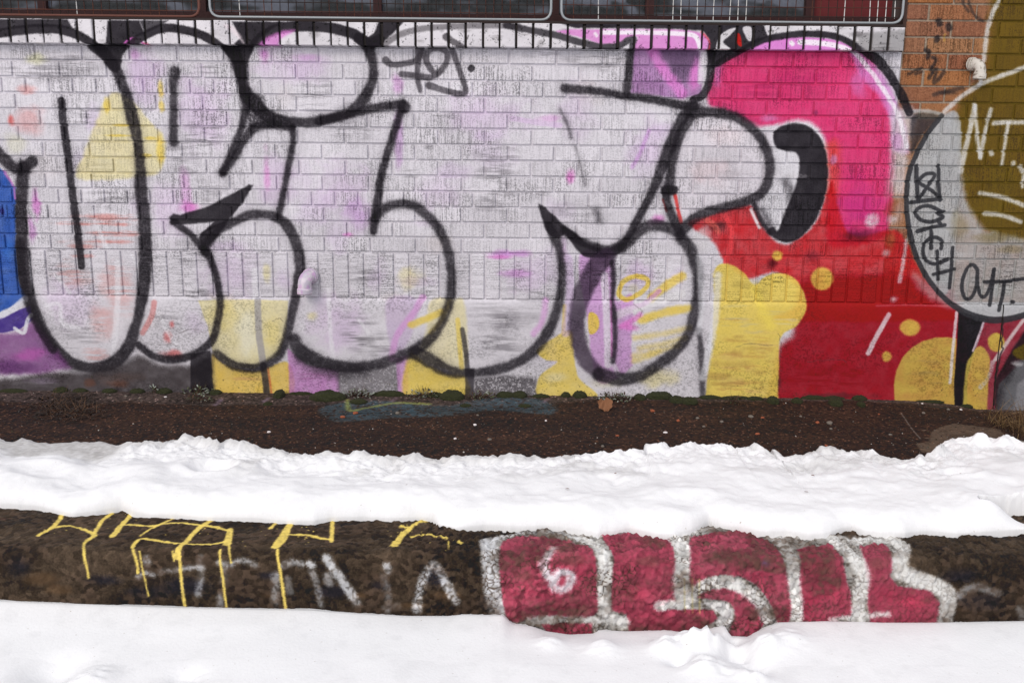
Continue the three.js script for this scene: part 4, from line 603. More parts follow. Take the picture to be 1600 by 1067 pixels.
  ws(18, [[1050, 842], [1064, 852], [1067, 880], [1064, 916], [1067, 942]]); ws(12, [[1030, 946], [1067, 944], [1078, 938]]); ws(13, [[1078, 932], [1097, 916], [1127, 908], [1157, 917], [1183, 938], [1197, 966]]); p.F([214, 214, 214], [[1100, 942], [1130, 940], [1146, 956], [1140, 980], [1120, 976], [1124, 958]], { s: 3, o: .9 }); ws(8, [[1060, 838], [1090, 832], [1120, 825]]);
  ws(14, [[1216, 842], [1236, 866], [1240, 899], [1245, 940], [1245, 970]]); ws(16, [[1300, 842], [1325, 863], [1343, 878], [1348, 899], [1343, 928], [1340, 970]]); ws(6, [[1298, 967], [1340, 962], [1387, 958]]); ws(18, [[1334, 846], [1390, 842], [1410, 857], [1405, 884], [1426, 900], [1461, 912], [1482, 930], [1477, 972]]); ws(9, [[1205, 840], [1255, 838], [1310, 840], [1350, 842]]);
  for (const x of [1070, 1082, 1093]) p.S([206, 190, 110], 2, [[x, 905], [x, 935], [x + 1, 958]], { o: .6, s: 1.5 });
  wh(9, [[1500, 930], [1512, 920], [1530, 917], [1560, 926]], { o: .6, spk: .4 }); wh(9, [[1594, 950], [1598, 965]], { o: .5 });
  // paint missing between the stones and worn off some of them; every stone took the paint a little differently
  for (let q = 0; q < stone.length; q++) {
    const i = q % PK.W, j = (q / PK.W) | 0, x = XL + i * 0.0036, sx = j * 0.0036, rough = 0.25 + 0.75 * sstep(-0.6, -0.1, x) * sstep(1.5, 0.3, x), c = pebbles(x, sx), worn = sstep(0.44, 0.6, fbm(x * 7, sx * 10, 4));
    const gap = sstep(0.2, 0.03, c[1] - c[0]) * (0.1 + 0.75 * rough) * sstep(.35, .7, fbm(x * 11, sx * 13, 3)), off = (c[2] > 0.55 ? 0.5 : 0.16) * worn + 0.3 * worn * vn(i * .4, j * .4), t = clamp(Math.max(gap, off)), k = 1 + (c[2] - 0.45) * 0.4 * rough * (.4 + .6 * sstep(.3, .6, vn(x * 8, sx * 8))), b = [66, 54, 46];
    for (let n = 0; n < 3; n++) p.c[q * 3 + n] = lerp(p.c[q * 3 + n] * k, b[n] * (0.7 + 0.6 * c[2]), t);
  }
  // yellow tags with their drips
  for (let k = 0; k < 70; k++) { const a = [[100, 822], [180, 815], [290, 830], [350, 840], [440, 838], [500, 838], [640, 832], [690, 842]][k % 8]; y(rr(.8, 2.2), [[a[0] + rr(-40, 40), a[1] + rr(-14, 16)]], { s: 1 }); }
  y(7, [[97, 802], [92, 812], [83, 824], [59, 838]]); y(5, [[83, 826], [107, 822], [131, 827], [146, 836, 8], [131, 848, 5], [129, 863, 4], [135, 887, 3.5], [138, 900, 3.5]]); y(6, [[174, 802], [157, 815], [146, 833]]); y(8, [[207, 800], [190, 817], [175, 837, 9]]); y(6, [[190, 818], [232, 821], [267, 817], [306, 821], [327, 823], [360, 829]]); y(4, [[272, 810], [238, 823], [218, 838]]); y(6, [[206, 852], [212, 846], [226, 842], [276, 847], [327, 848], [357, 845]]); y(8, [[338, 810], [312, 824], [291, 842], [273, 860, 10]]); y(4.5, [[275, 858], [278, 865], [281, 899], [287, 945]]); y(8, [[359, 826], [354, 850, 12]]); y(3.6, [[343, 858], [346, 899], [352, 947]]); y(3, [[357, 850], [360, 878]]); y(4, [[205, 851], [211, 875], [215, 893]]); y(2.4, [[216, 858], [220, 881], [230, 931]]); y(3, [[268, 858], [270, 876]]);
  y(6, [[431, 818], [422, 827]]); y(14, [[454, 818, 9], [440, 842, 13], [430, 852, 12]]); y(4, [[433, 856], [437, 899], [445, 951]]); y(5, [[448, 836], [483, 836], [516, 842, 7]]); y(6, [[519, 812], [517, 845]]); y(7, [[674, 812], [647, 820], [629, 833, 10], [615, 851, 12]]); y(5, [[626, 823], [640, 822]]); y(6, [[643, 837], [656, 835]]); y(5, [[661, 833], [680, 838], [697, 842]]); y(5, [[716, 847], [719, 848]]); y(2, [[700, 846], [700, 856]]);
}
const kTex = PK.texture(0, PK.W, 0.010); 
{
  const kMat = new THREE.MeshPhysicalMaterial({ specularIntensity: 0.5, map: kTex, roughness: 0.92, bumpMap: grey(PK.W, PK.H, (i, j) => 255 * clamp(stone[j * PK.W + i])), bumpScale: 0.004 });
  const nx = 1500, ny = 120;
  const g = grid(nx, ny, (i, j) => {
    const x = lerp(XL, XR - 0.001, i / nx), s = KLEN * j / ny; let y, z, ny_, nz;
    if (s < TOPL) { y = 0; z = S0 + s; ny_ = 1; nz = 0; } else if (s < TOPL + ARC) { const a = (s - TOPL) / KR; y = -KR + KR * Math.cos(a); z = ZK - KR + KR * Math.sin(a); ny_ = Math.cos(a); nz = Math.sin(a); } else { y = -KR - (s - TOPL - ARC); z = ZK; ny_ = 0; nz = 1; }
    const st = stone[Math.min(PK.H - 1, Math.floor(s / 0.0036)) * PK.W + Math.min(PK.W - 1, Math.floor((x - XL) / 0.0036))];
    const rough = 0.4 + 0.6 * sstep(-0.7, -0.1, x) * sstep(2.3, 1.2, x), d = (st - 0.4) * 0.017 * rough + (fbm(x * 9, s * 12, 4) - 0.5) * 0.022 + (fbm(x * 2.2, 7, 2) - 0.5) * 0.02 * nz;
    return [x, y + ny_ * d, z + nz * d, i / nx * (XR - XL) / (0.0036 * PK.W), s / (0.0036 * PK.H)];
  });
  structure('kerb', g, kMat);
  structure('kerb_core', new THREE.BoxGeometry(XR - XL, 0.5, 0.5).translate(0, -0.295, ZK - 0.29), std([54, 44, 38]));
}

// ------------------------------------------------------------------ snow
const DIPS = [[330, 735, .07, .030], [470, 738, .12, .018], [120, 760, .16, .02], [1270, 735, .09, .016], [1500, 745, .06, .02], [700, 752, .14, .012], [940, 765, .12, .012], [1560, 775, .12, .014], [60, 742, .08, .018], [1080, 790, .08, .012]].map(([a, b, r, d]) => [...onY(a, b, 0.05), r, d]);
const snowTex = (() => { const N = 1024, p = new Paint(0, 0, 1, N, N, (x, y) => [x, y], 1); for (let j = 0; j < N; j++) for (let i = 0; i < N; i++) { const f = vn(i * .5, j * .5), q = (j * N + i) * 3, gr = sstep(.55, .8, fbm(i * .02 + 3, j * .02, 4)), v = 231 + (f - .5) * 5 - gr * 5; p.c[q] = v; p.c[q + 1] = v; p.c[q + 2] = v + 2; } for (let k = 0; k < 90; k++) { const x = rr(0, N), y = rr(0, N); p.S([150, 140, 128], rr(1.2, 2.6), [[x, y], [x + rr(-3, 3), y + rr(-1, 1)]], { s: 1, o: rr(.3, .8) }); } return p.texture(0, N); })();
snowTex.wrapS = snowTex.wrapT = THREE.RepeatWrapping;
const snowBump = grey(512, 512, (i, j) => 255 * (0.5 * vn(i * .35, j * .35) + 0.3 * hash(i, j) + 0.2 * vn(i * .09, j * .09))); snowBump.wrapS = snowBump.wrapT = THREE.RepeatWrapping;
const snowMat = new THREE.MeshPhysicalMaterial({ map: snowTex, bumpMap: snowBump, bumpScale: 0.0010, roughness: 0.95, sheen: 0.0 });
function curve(list, fn) { const P = list.map(([x, y]) => fn(x, y)).sort((a, b) => a[0] - b[0]); return x => { if (x <= P[0][0]) return P[0][1]; for (let i = 1; i < P.length; i++) if (x <= P[i][0]) return lerp(P[i - 1][1], P[i][1], (x - P[i - 1][0]) / (P[i][0] - P[i - 1][0] || 1e-6)); return P[P.length - 1][1]; }; }
const farEdge = curve([[-300, 676], [-60, 680], [0, 676], [10, 684], [27, 685], [40, 679], [60, 685], [82, 687], [125, 684], [142, 686], [160, 684], [180, 689], [215, 695], [228, 700], [237, 696], [262, 699], [278, 692], [322, 691], [335, 697], [350, 707], [362, 700], [375, 704], [400, 710], [417, 712], [462, 715], [482, 716], [495, 712], [510, 711], [530, 714], [550, 716], [562, 720], [587, 724], [612, 726], [637, 724], [662, 722], [687, 723], [725, 722], [762, 721], [800, 720], [817, 720], [837, 717], [852, 721], [875, 717], [890, 715], [895, 710], [910, 712], [935, 714], [947, 721], [962, 721], [975, 719], [990, 718], [1002, 714], [1005, 707], [1025, 710], [1042, 707], [1062, 706], [1080, 700], [1100, 704], [1115, 706], [1135, 705], [1145, 712], [1149, 719], [1160, 709], [1172, 705], [1185, 710], [1200, 707], [1207, 716], [1235, 720], [1250, 715], [1275, 707], [1287, 709], [1315, 704], [1327, 710], [1342, 707], [1355, 709], [1365, 716], [1387, 722], [1405, 724], [1425, 721], [1440, 717], [1458, 710], [1462, 700], [1480, 691], [1500, 695], [1525, 694], [1550, 697], [1562, 695], [1575, 699], [1600, 707], [1700, 712], [1900, 710]], (x, y) => onY(x, y, 0.02));
const nearEdge = curve([[-300, 790], [0, 793], [59, 795], [92, 805], [113, 809], [149, 805], [178, 800], [190, 798], [199, 801], [208, 805], [238, 809], [273, 809], [312, 814], [398, 815], [439, 819], [489, 820], [519, 813], [566, 812], [608, 815], [653, 813], [673, 814], [685, 824], [712, 829], [757, 826], [800, 829], [853, 827], [898, 832], [934, 839], [960, 835], [984, 830], [1026, 839], [1053, 839], [1082, 833], [1109, 821], [1127, 827], [1157, 830], [1180, 835], [1200, 837], [1230, 836], [1265, 841], [1289, 839], [1319, 829], [1331, 827], [1349, 833], [1378, 838], [1414, 839], [1438, 836], [1453, 835], [1497, 839], [1527, 836], [1560, 834], [1600, 832], [1900, 836]], (x, y) => onY(x, y, 0.004));
const nearSmooth = x => { let a = 0; for (let k = -8; k <= 8; k++) a += nearEdge(x + k * 0.012); return a / 17; };
{
  const xs = onY(225, 695)[0], nx = 1100, ny = 150, gx = onY(1518, 806)[0], gz0 = onY(1560, 806)[1], gz1 = onY(1600, 823)[1];
  const slush = structure('pavement_snow', grid(nx, ny, (i, j) => {
    const x = lerp(XL, XR, i / nx), t = j / ny, v = t < 0.5 ? 0.5 * Math.pow(t * 2, 1.7) : 1 - 0.5 * Math.pow(2 - t * 2, 1.9);
    const zf = farEdge(x) + 0.012 + (fbm(x * 45, 2, 3) - 0.5) * 0.022, znS = nearSmooth(x), zn = nearEdge(x) + (fbm(x * 12, 5, 3) - 0.5) * 0.012, z0 = lerp(zf, znS, v) + (zn - znS) * Math.pow(v, 12), df = z0 - zf, dn = (znS - zf) * (1 - v);
    const pf = Math.sqrt(clamp(1 - Math.pow(1 - clamp(df / 0.05), 2))), wn = 0.12, pn = Math.pow(clamp(1 - Math.pow(1 - clamp(dn / wn), 2)), 0.62);
    const coarse = fbm(x * 4.5 + 3, z0 * 5, 4), crumb = fbm(x * 26, z0 * 26, 4), fine = vn(x * 120, z0 * 120), back = sstep(0.40, 0.08, df + (coarse - .5) * .2);
    let h = (0.046 + 0.05 * (coarse - 0.42)) * pf * pn + 0.02 * sstep(0.05, 0.45, df) * pn + pf * pn * ((crumb - 0.5) * lerp(0.006, 0.044, back) + (fine - .5) * 0.004 * back);
    h += pf * pn * 0.022 * Math.exp(-Math.pow((df - 0.05) / 0.04, 2)) * sstep(.45, .65, fbm(x * 7, 9, 3));
    const k = onYpxDip(x, z0); h -= k * pf * pn;
    h *= 1 - 0.78 * sstep(xs + .04, xs - .12, x) * sstep(.36, .22, df + (coarse - .5) * .2);
    if (x > gx) { const c = lerp(gz0, (gz0 + gz1) / 2, 1), half = (gz1 - gz0) / 2 * clamp((x - gx) / 0.16) + 0.004, e = half - Math.abs(z0 - c) + (fbm(x * 20, z0 * 20, 2) - .5) * .02; h = lerp(h, Math.min(h, 0.014), sstep(gx + 0.02, gx + 0.14, x) * sstep(c - 0.03, c + 0.01, z0)); h -= 0.14 * sstep(-0.012, 0.006, e); }
    const under = -0.012 * (1 - sstep(0, 0.004, Math.min(df, dn)));
    return [x, Math.max(h, -0.03) + under + 0.002, z0, x * 0.9, z0 * 0.9];
  }), new THREE.MeshPhysicalMaterial().copy(snowMat));
  { // grey grainy slush in patches along the thawing edge
    const p = slush.geometry.attributes.position, c = new Float32Array(p.count * 3), x0 = onY(40, 690)[0], x1 = onY(230, 695)[0];
    for (let k = 0; k < p.count; k++) { const x = p.getX(k), z = p.getZ(k), df = z - farEdge(x), at = Math.max(sstep(x1 + .05, x1 - .1, x) * sstep(.30, .18, df + (fbm(x * 6, z * 6, 3) - .5) * .2), .8 * sstep(.14, .05, df) * sstep(.46, .58, fbm(x * 2.4 + 3, 1, 3)), .5 * sstep(.56, .7, fbm(x * 7, z * 9, 4)) * sstep(.45, .2, df)), t = at * (0.55 + 0.45 * vn(x * 90, z * 90)); c.set([lerp(1, .50, t), lerp(1, .485, t), lerp(1, .465, t)], k * 3); }
    slush.geometry.setAttribute('color', new THREE.BufferAttribute(c, 3)); slush.material.vertexColors = true;
  }
}
function onYpxDip(x, z) {                                    // a trodden hollow and a few heel marks
  let d = 0; for (const [px, py, r, a] of DIPS) { const e = Math.hypot((x - px) / r, (z - py) / (r * 0.75)); d += a * Math.exp(-e * e) - a * 0.45 * Math.exp(-Math.pow((e - 1.5) / 0.45, 2)); } return d;
}
// road snow: soft cover banked against the kerb
const bank = curve([[-300, 930], [0, 934], [60, 937], [400, 949], [489, 950], [549, 954], [638, 959], [700, 959], [727, 956], [786, 958], [800, 972], [830, 976], [853, 985], [889, 991], [928, 989], [936, 983], [978, 985], [1038, 983], [1085, 988], [1097, 986], [1112, 979], [1132, 975], [1140, 993], [1168, 995], [1177, 988], [1200, 977], [1218, 970], [1289, 968], [1378, 971], [1467, 970], [1542, 968], [1600, 967], [1900, 962]], (x, y) => onZ(x, y, ZK + 0.01));
{
  const lumps = [[1040, 1010, .05, .026], [1075, 1000, .045, .03], [1110, 1003, .05, .036], [1150, 1015, .05, -.03], [1180, 1040, .05, -.02], [1100, 1045, .07, .022], [1195, 1010, .05, .028], [1230, 1000, .07, .014], [940, 1008, .06, .014], [80, 1045, .09, -.03], [140, 1060, .07, .016], [290, 1058, .05, -.014], [820, 1040, .12, .008], [860, 1000, .05, .012], [400, 1010, .2, .008], [1400, 1030, .2, .01], [1145, 990, .025, -.03], [1060, 1030, .04, -.018], [1175, 1060, .05, .02]].map(([a, b, r, d]) => [...onY(a, b, -0.215), r, d]);
  const NX = 760, rows = []; for (let z = ZK - 0.03; z < ZK + 0.6; z += 0.006) rows.push(z); for (let z = ZK + 0.6; z < 9; z *= 1.035) rows.push(z); rows.push(9);
  const ext = 9;
  structure('road_snow', grid(NX, rows.length - 1, (i, j) => {
    const u = i / NX * 2 - 1, x = Math.abs(u) < 0.92 ? u / 0.92 * 3.6 : Math.sign(u) * (3.6 + (Math.abs(u) - 0.92) / 0.08 * ext), z = rows[j], d = Math.max(0, z - ZK - 0.005), yb = bank(clamp(x, -3.6, 3.6));
    const base = -0.218 + (fbm(x * 1.6, z * 1.6 + 4, 3) - 0.5) * 0.035, e = Math.exp(-d / 0.09);
    let y = lerp(base, yb, e) + (fbm(x * 5, z * 5, 3) - 0.5) * 0.010 * sstep(0, .1, d);
    y -= 0.012 * Math.exp(-d / 0.007);
    for (const [lx, lz, r, a] of lumps) { const q = ((x - lx) * (x - lx) + (z - lz) * (z - lz)) / (r * r); if (q < 9) y += a * 1.25 * Math.exp(-q * 1.3) * (r > .075 ? 1 : 0.5 + 1.1 * (1 - Math.abs(2 * fbm(x * 24, z * 24, 3) - 1))); }
    return [x, y, z, x * 0.9, z * 0.9];
  }), snowMat);
  structure('ground', new THREE.PlaneGeometry(300, 300).rotateX(-Math.PI / 2).translate(0, -0.36, 0), std([222, 224, 228], 0.95));
}

// ------------------------------------------------------------------ plants, moss and litter along the foot of the wall
function bladeGeo(x, y, z, len, wd, yaw, lean, curl, segs = 3, tip = 0.1) {
  const pos = [], idx = []; let a = lean, px = 0, py = 0; const dx = Math.sin(yaw), dz = Math.cos(yaw), sx = Math.cos(yaw), sz = -Math.sin(yaw);
  for (let k = 0; k <= segs; k++) { const t = k / segs, w_ = wd * (tip > 0.5 ? Math.sin(Math.PI * clamp(0.12 + t * 0.86)) : 1 - t * (1 - tip)) / 2; pos.push(x + dx * px - sx * w_, y + py, z + dz * px - sz * w_, x + dx * px + sx * w_, y + py + wd * 0.1, z + dz * px + sz * w_); px += Math.sin(a) * len / segs; py += Math.cos(a) * len / segs; a += curl / segs; }
  for (let k = 0; k < segs; k++) { const b = k * 2; idx.push(b, b + 1, b + 2, b + 1, b + 3, b + 2); }
  const g = new THREE.BufferGeometry(); g.setAttribute('position', new THREE.Float32BufferAttribute(pos, 3)); g.setIndex(idx); g.computeVertexNormals(); return g;
}
const DS = { side: THREE.DoubleSide };
const leafPale = std([150, 156, 146], 0.8, DS), leafGreen = std([84, 90, 62], 0.85, DS), leafDead = std([74, 52, 38], 0.9, DS), stemM = std([64, 44, 32], 0.9, DS), strawM = std([158, 130, 90], 0.9, DS), strawD = std([104, 78, 52], 0.9, DS);
const plant = (px, py, wpx, dense, label, cat = 'plant', frac = [.55, .25, .2]) => {
  const [x, z] = onY(px, py, 0.01), z0 = Math.max(0.03, Math.min(z, 0.12)), R = wpx / 322 / 2, t = thing('weed_rosette', label, cat, 'weeds at the foot of the wall'), sets = [[], [], []], st = [];
  t.position.set(x, gy(x, z0), z0);
  for (let k = 0; k < dense; k++) {
    const a = rr(0, 6.28), r = Math.sqrt(rnd()) * R, bx = Math.sin(a) * r, bz = Math.cos(a) * r * 0.55, L = rr(.011, .022), u = rnd(), s = u < frac[0] ? 0 : u < frac[0] + frac[1] ? 1 : 2;
    sets[s].push(bladeGeo(bx, rr(0, .045) * (1 - 0.6 * r / R), bz, L, rr(.006, .010), a + rr(-1.4, 1.4), rr(.3, 2), rr(-.4, 1.2), 4, 0.9));
    if (k % 2 === 0) st.push(bladeGeo(bx * .4, 0, bz * .4, rr(.03, .07), .0016, a, rr(.1, .9), rr(-.3, .6), 3, .5));
  }
  [['pale_leaves', leafPale], ['green_leaves', leafGreen], ['dead_leaves', leafDead]].forEach(([n, m], i) => sets[i].length && mesh(n, mergeGeometries(sets[i]), m, t));
  mesh('stems', mergeGeometries(st), stemM, t); return t;
};
plant(560, 616, 50, 120, 'pale grey-leaved weed left of the long moss cushion under the pink panel');
plant(660, 617, 52, 110, 'pale-leaved weed with brown stalks under the yellow panel', 'plant', [.45, .2, .35]);
plant(752, 620, 44, 80, 'thin brownish weed under the dark speckled panel', 'plant', [.15, .35, .5]);
plant(958, 622, 62, 150, 'dark weed with frosty leaf tips above the dead brown leaf', 'plant', [.35, .25, .4]);
plant(308, 612, 52, 90, 'straggly grey-green weed at the foot of the black wedge', 'plant', [.45, .4, .15]);
plant(240, 611, 16, 18, 'tiny grey weed beside the dark brown painted plinth', 'plant', [.6, .3, .1]);
plant(1150, 628, 30, 34, 'wispy dry weed below the yellow bubbles', 'plant', [.02, .3, .68]);
plant(296, 636, 44, 60, 'flattened weed spreading over the pavement below the black wedge', 'plant', [.15, .45, .4]).position.z = 0.17;
const PANELS = [[60, 'violet and grey paint'], [290, 'dark brown painted plinth'], [345, 'black wedge'], [452, 'yellow panel with the grey bar'], [532, 'lilac panel'], [640, 'smudged grey panel'], [735, 'bright yellow panel'], [845, 'dark speckled panel'], [935, 'yellow patch by the violet letter'], [1000, 'violet letter'], [1100, 'pale yellow patch'], [1220, 'big yellow bubbles'], [1400, 'dark red field'], [1495, 'yellow quarter circle'], [9999, 'black wedge in the red']];
const panel = px => PANELS.find(p => px < p[0])[1];
// moss cushions
const mossTex = (() => { const p = new Paint(0, 0, 1, 128, 128, (x, y) => [x, y], 1); for (let j = 0; j < 128; j++) for (let i = 0; i < 128; i++) { const f = hash(i, j), n = fbm(i * .06, j * .06, 3), q = (j * 128 + i) * 3, v = .55 + .7 * n * f + .25 * n; p.c[q] = 44 * v; p.c[q + 1] = 47 * v; p.c[q + 2] = 18 * v; } return p.texture(0, 128); })();
mossTex.wrapS = mossTex.wrapT = THREE.RepeatWrapping;
const mossM = new THREE.MeshStandardMaterial({ map: mossTex, roughness: 1 });
let mossN = 0; const mossS1 = std([50, 52, 22], 1, { side: THREE.DoubleSide }), mossS2 = std([38, 42, 18], 1, { side: THREE.DoubleSide });
function moss(px, py, wpx, hpx) {
  const [x, zz] = onY(px, py, 0.0), z = clamp(zz, 0.012, 0.2), rx = wpx / 322 / 2, ry = Math.max(0.012, hpx / 322 * 0.8), rz = clamp(hpx / 322 * 1.3, 0.02, 0.06), g = new THREE.SphereGeometry(1, 36, 18), p = g.attributes.position, s = mossN++ * 3.3;
  for (let i = 0; i < p.count; i++) { const a = p.getX(i), b = p.getY(i), c = p.getZ(i), m = 0.72 + 0.42 * fbm(a * 2 * Math.max(1, rx / 0.04) + s, c * 2 + b * 2, 3) + 0.22 * (hash(Math.floor(a * 400 * rx), Math.floor(b * 20 + c * 12)) - .5) * sstep(0, .3, b); p.setXYZ(i, a * rx * (0.85 + 0.15 * m), Math.max(-0.2, b * m) * ry, c * rz * m); }
  const u = g.attributes.uv; for (let i = 0; i < u.count; i++) u.setXY(i, u.getX(i) * 6 * rx / 0.03, u.getY(i) * 3); g.computeVertexNormals();
  const t = thing('moss_cushion', `${wpx > 44 ? 'long' : wpx > 27 ? 'mid-sized' : 'small'} ${hpx > 9 ? 'plump' : 'flat'} moss cushion below the ${panel(px)}`, 'moss', 'moss cushions along the wall foot'); t.position.set(x, gy(x, z), z); mesh('cushion', g, mossM, t);
  const sh = []; for (let k = 0; k < 60 + rx * 2600; k++) { const a = rr(0, 6.28), r = Math.sqrt(rnd()), bx = Math.cos(a) * r * rx * .95, bz = Math.sin(a) * r * rz * .8; sh.push(bladeGeo(bx, ry * .55 * Math.sqrt(1 - r * r), bz, rr(.004, .010), .0022, rr(0, 6.28), rr(0, .9), .4, 2, .2)); }
  mesh('shoots', mergeGeometries(sh), [mossS1, mossS2][mossN % 2], t);
}
for (const a of [[100, 608, 26, 9], [128, 610, 26, 7], [172, 611, 26, 7], [216, 611, 26, 8], [257, 612, 28, 9], [336, 615, 22, 8], [436, 619, 19, 13], [512, 623, 60, 16], [470, 616, 40, 5], [608, 617, 52, 9], [706, 622, 42, 16], [680, 619, 30, 8], [790, 619, 32, 10], [812, 619, 26, 11], [845, 620, 30, 6], [884, 618, 16, 9], [906, 619, 24, 12], [1000, 623, 22, 10], [1030, 621, 46, 13], [1058, 627, 26, 11], [1078, 629, 28, 12], [1110, 622, 40, 6], [1150, 623, 50, 6], [1208, 629, 20, 13], [1180, 624, 30, 6], [1246, 628, 20, 9], [1270, 622, 40, 7], [1306, 631, 24, 12], [1338, 619, 26, 9], [1346, 633, 14, 8], [1300, 621, 40, 6], [1450, 622, 50, 5], [1512, 625, 22, 6], [560, 628, 30, 8], [725, 646, 20, 5], [20, 612, 50, 6], [400, 650, 16, 5], [820, 642, 22, 5]]) moss(...a);
// dry grass at the end of the wall
{
  const t = thing('grass_tuft', 'dry straw-coloured grass tuft drooping at the end of the wall', 'grass'), [x, z] = onY(1592, 668, 0), A = [], B = []; t.position.set(x, gy(x, Math.max(z, .1)) - 0.01, Math.max(z, 0.1));
  for (let k = 0; k < 420; k++) (rnd() < .45 ? A : B).push(bladeGeo(rr(-.06, .16), 0, rr(-.22, .14), rr(.08, .22), rr(.002, .004), rr(-2.4, -0.2) + (rnd() < .3 ? 2 : 0), rr(.2, 1.2), rr(.3, 1.5), 5, .15));
  mesh('pale_blades', mergeGeometries(A), strawM, t); mesh('brown_blades', mergeGeometries(B), strawD, t);
}
// heap of dead leaves and twigs at the left
{
  const A = [], B = [];
  for (let k = 0; k < 700; k++) { const u = rnd(), px = 40 + 130 * (0.5 + (rnd() + rnd() + rnd() - 1.5) / 2.2), py = 634 + (rnd() + rnd() - 1) * 22, [x, z] = onY(px, py, 0.01), h = 0.028 * Math.exp(-Math.pow((px - 105) / 50, 2)) * rnd(); (u < .62 ? A : B).push(bladeGeo(x, gy(x, z) + h + .002, z, u < .62 ? rr(.012, .03) : rr(.03, .09), u < .62 ? rr(.006, .014) : rr(.0014, .0026), rr(0, 6.28), rr(.9, 1.7), rr(-.5, .8), 3, u < .62 ? .9 : .5)); }
  const t = thing('leaf_litter', 'heap of dark rotting leaves and twigs on the pavement below the violet paint', 'leaf litter');
  mesh('leaves', mergeGeometries(A), std([40, 30, 24], .95, DS), t).userData.kind = 'stuff'; mesh('twigs', mergeGeometries(B), std([92, 66, 46], .9, DS), t).userData.kind = 'stuff';
}
// dead leaf
{
  const [x, z] = onY(946, 640, 0.0), g = grid(10, 8, (i, j) => { const u = i / 10 * 2 - 1, v = j / 8 * 2 - 1, w_ = 0.034 * Math.sqrt(clamp(1 - v * v * .8)) * (1 + .12 * Math.sin(i * 2.1)); return [u * w_ * (1 + .1 * Math.sin(j * 1.7 + u * 2)), 0.02 + 0.016 * Math.abs(u) - 0.022 * v + .003 * Math.sin(u * 9 + v * 5), v * 0.022, i / 10, j / 8]; });
  const t = solo('dead_leaf', g, std([128, 84, 54], .8, DS), 'curled brown dead leaf lying below the frosty dark weed', 'leaf'); t.position.set(x, gy(x, z), z); t.rotation.set(.25, .2, .1);
}
// small stones and brick chips one can pick out, then grit
const stoneG = (r, f) => { const g = new THREE.IcosahedronGeometry(1, 1), p = g.attributes.position, s = rnd() * 90; for (let i = 0; i < p.count; i++) { const k = 0.78 + 0.44 * vn(p.getX(i) * 1.6 + s, p.getY(i) * 1.6 + p.getZ(i) * 2.2); p.setXYZ(i, p.getX(i) * k * r, p.getY(i) * k * r * f, p.getZ(i) * k * r * .8); } g.computeVertexNormals(); return g; };
const drop = (name, px, py, w_, col, label, group) => { const [x, z] = onY(px, py, 0), r = w_ / 370 / 2, m = solo(name, stoneG(r, .55), std(col, .9), label, name.includes('chip') ? 'brick chip' : 'stone', group); m.position.set(x, gy(x, z) + r * .25, z); m.rotation.y = rr(0, 6); };
for (const [px, py, w_] of [[621, 645, 10], [765, 686, 8], [1128, 659, 8], [1090, 653, 7], [1174, 651, 10], [1100, 666, 6], [1297, 660, 12], [1299, 669, 6], [1392, 679, 6], [1444, 643, 7], [1483, 635, 7], [1598, 690, 8], [942, 696, 7], [746, 648, 6], [1252, 649, 6], [196, 620, 7], [217, 623, 5]]) drop('pebble', px, py, w_, [110, 102, 94], `small grey pebble on the pavement below the ${panel(px)}`, 'pebbles on the pavement');
for (const [px, py, w_] of [[1278, 659, 9], [1374, 645, 5], [1192, 652, 7], [1184, 677, 8], [555, 645, 10], [1060, 657, 8], [535, 651, 9], [1020, 642, 10], [965, 680, 6], [1292, 695, 6]]) drop('brick_chip', px, py, w_, [146, 78, 50], `orange brick chip on the pavement below the ${panel(px)}`, 'brick chips on the pavement');
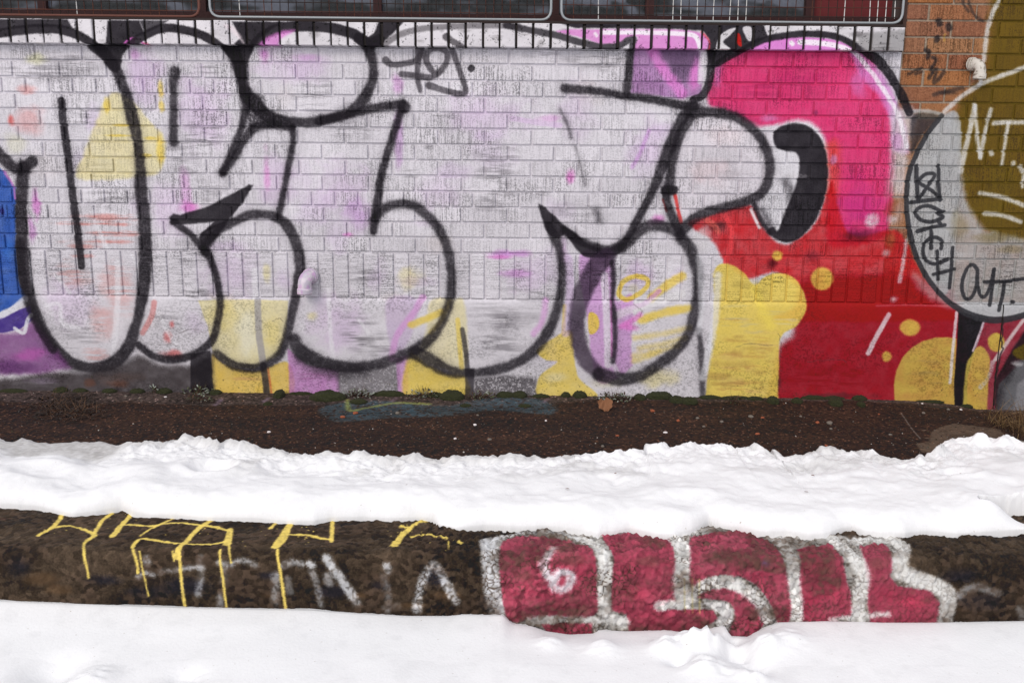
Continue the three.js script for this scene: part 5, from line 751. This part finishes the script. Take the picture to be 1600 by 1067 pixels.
for (const [px, py, w_] of [[420, 674, 7], [711, 684, 6], [742, 663, 7], [1040, 675, 7], [1503, 633, 6], [258, 621, 6], [853, 657, 5], [1442, 628, 5], [1258, 619, 5], [1541, 679, 5]]) drop('white_speck', px, py, w_, [222, 214, 214], `tiny white crumb of litter on the pavement below the ${panel(px)}`, 'white crumbs on the pavement');
{
  const n = 5200, im = new THREE.InstancedMesh(new THREE.IcosahedronGeometry(1, 0), std([255, 255, 255], .95), n), m = new THREE.Matrix4(), q = new THREE.Quaternion(), e = new THREE.Euler();
  for (let k = 0; k < n; k++) { const x = rr(-3, 3), z = Math.pow(rnd(), .8) * 1.05 + .02, r = 0.0012 + 0.0022 * Math.pow(rnd(), 3) , u = rnd(); m.compose(new THREE.Vector3(x, gy(x, z) + r * .4, z), q.setFromEuler(e.set(rr(0, 6), rr(0, 6), rr(0, 6))), new THREE.Vector3(r * rr(.8, 1.6), r * .7, r * rr(.8, 1.6))); im.setMatrixAt(k, m); im.setColorAt(k, u < .62 ? rgb(46 + rr(-12, 20), 36 + rr(-8, 14), 30) : u < .82 ? rgb(96, 70, 50) : u < .97 ? rgb(98, 92, 86) : rgb(190, 184, 178)); }
  im.name = 'grit'; shade(im); im.userData = { label: 'fine grit scattered over the brown pavement by the wall', category: 'grit', kind: 'stuff' }; scene.add(im);
  const T = []; for (let k = 0; k < 150; k++) { const x = rr(-2.7, 2.8), z = rr(.05, .95); T.push(bladeGeo(x, gy(x, z) + .003, z, rr(.015, .06), rr(.001, .002), rr(0, 6.28), rr(1.35, 1.6), rr(-.2, .3), 2, .6)); }
  solo('straw_bits', mergeGeometries(T), strawD, 'thin bits of straw and twig strewn over the brown pavement', 'straw', null, 'stuff');
}
// brown bits dropped on the snow
for (const [px, py] of [[635, 757], [1257, 768], [960, 740], [1500, 740], [1268, 742], [890, 764]]) { const [x, z] = onY(px, py, 0.075), m = solo('leaf_scrap', bladeGeo(0, 0, 0, rr(.01, .016), rr(.005, .009), rr(0, 6), 1.4, .3, 3, .9), std([104, 66, 44], .9, DS), 'brown scrap of leaf lying on the pavement snow', 'leaf', 'leaf scraps on the snow'); m.position.set(x, 0.075, z); }

renderer.render(scene, camera);
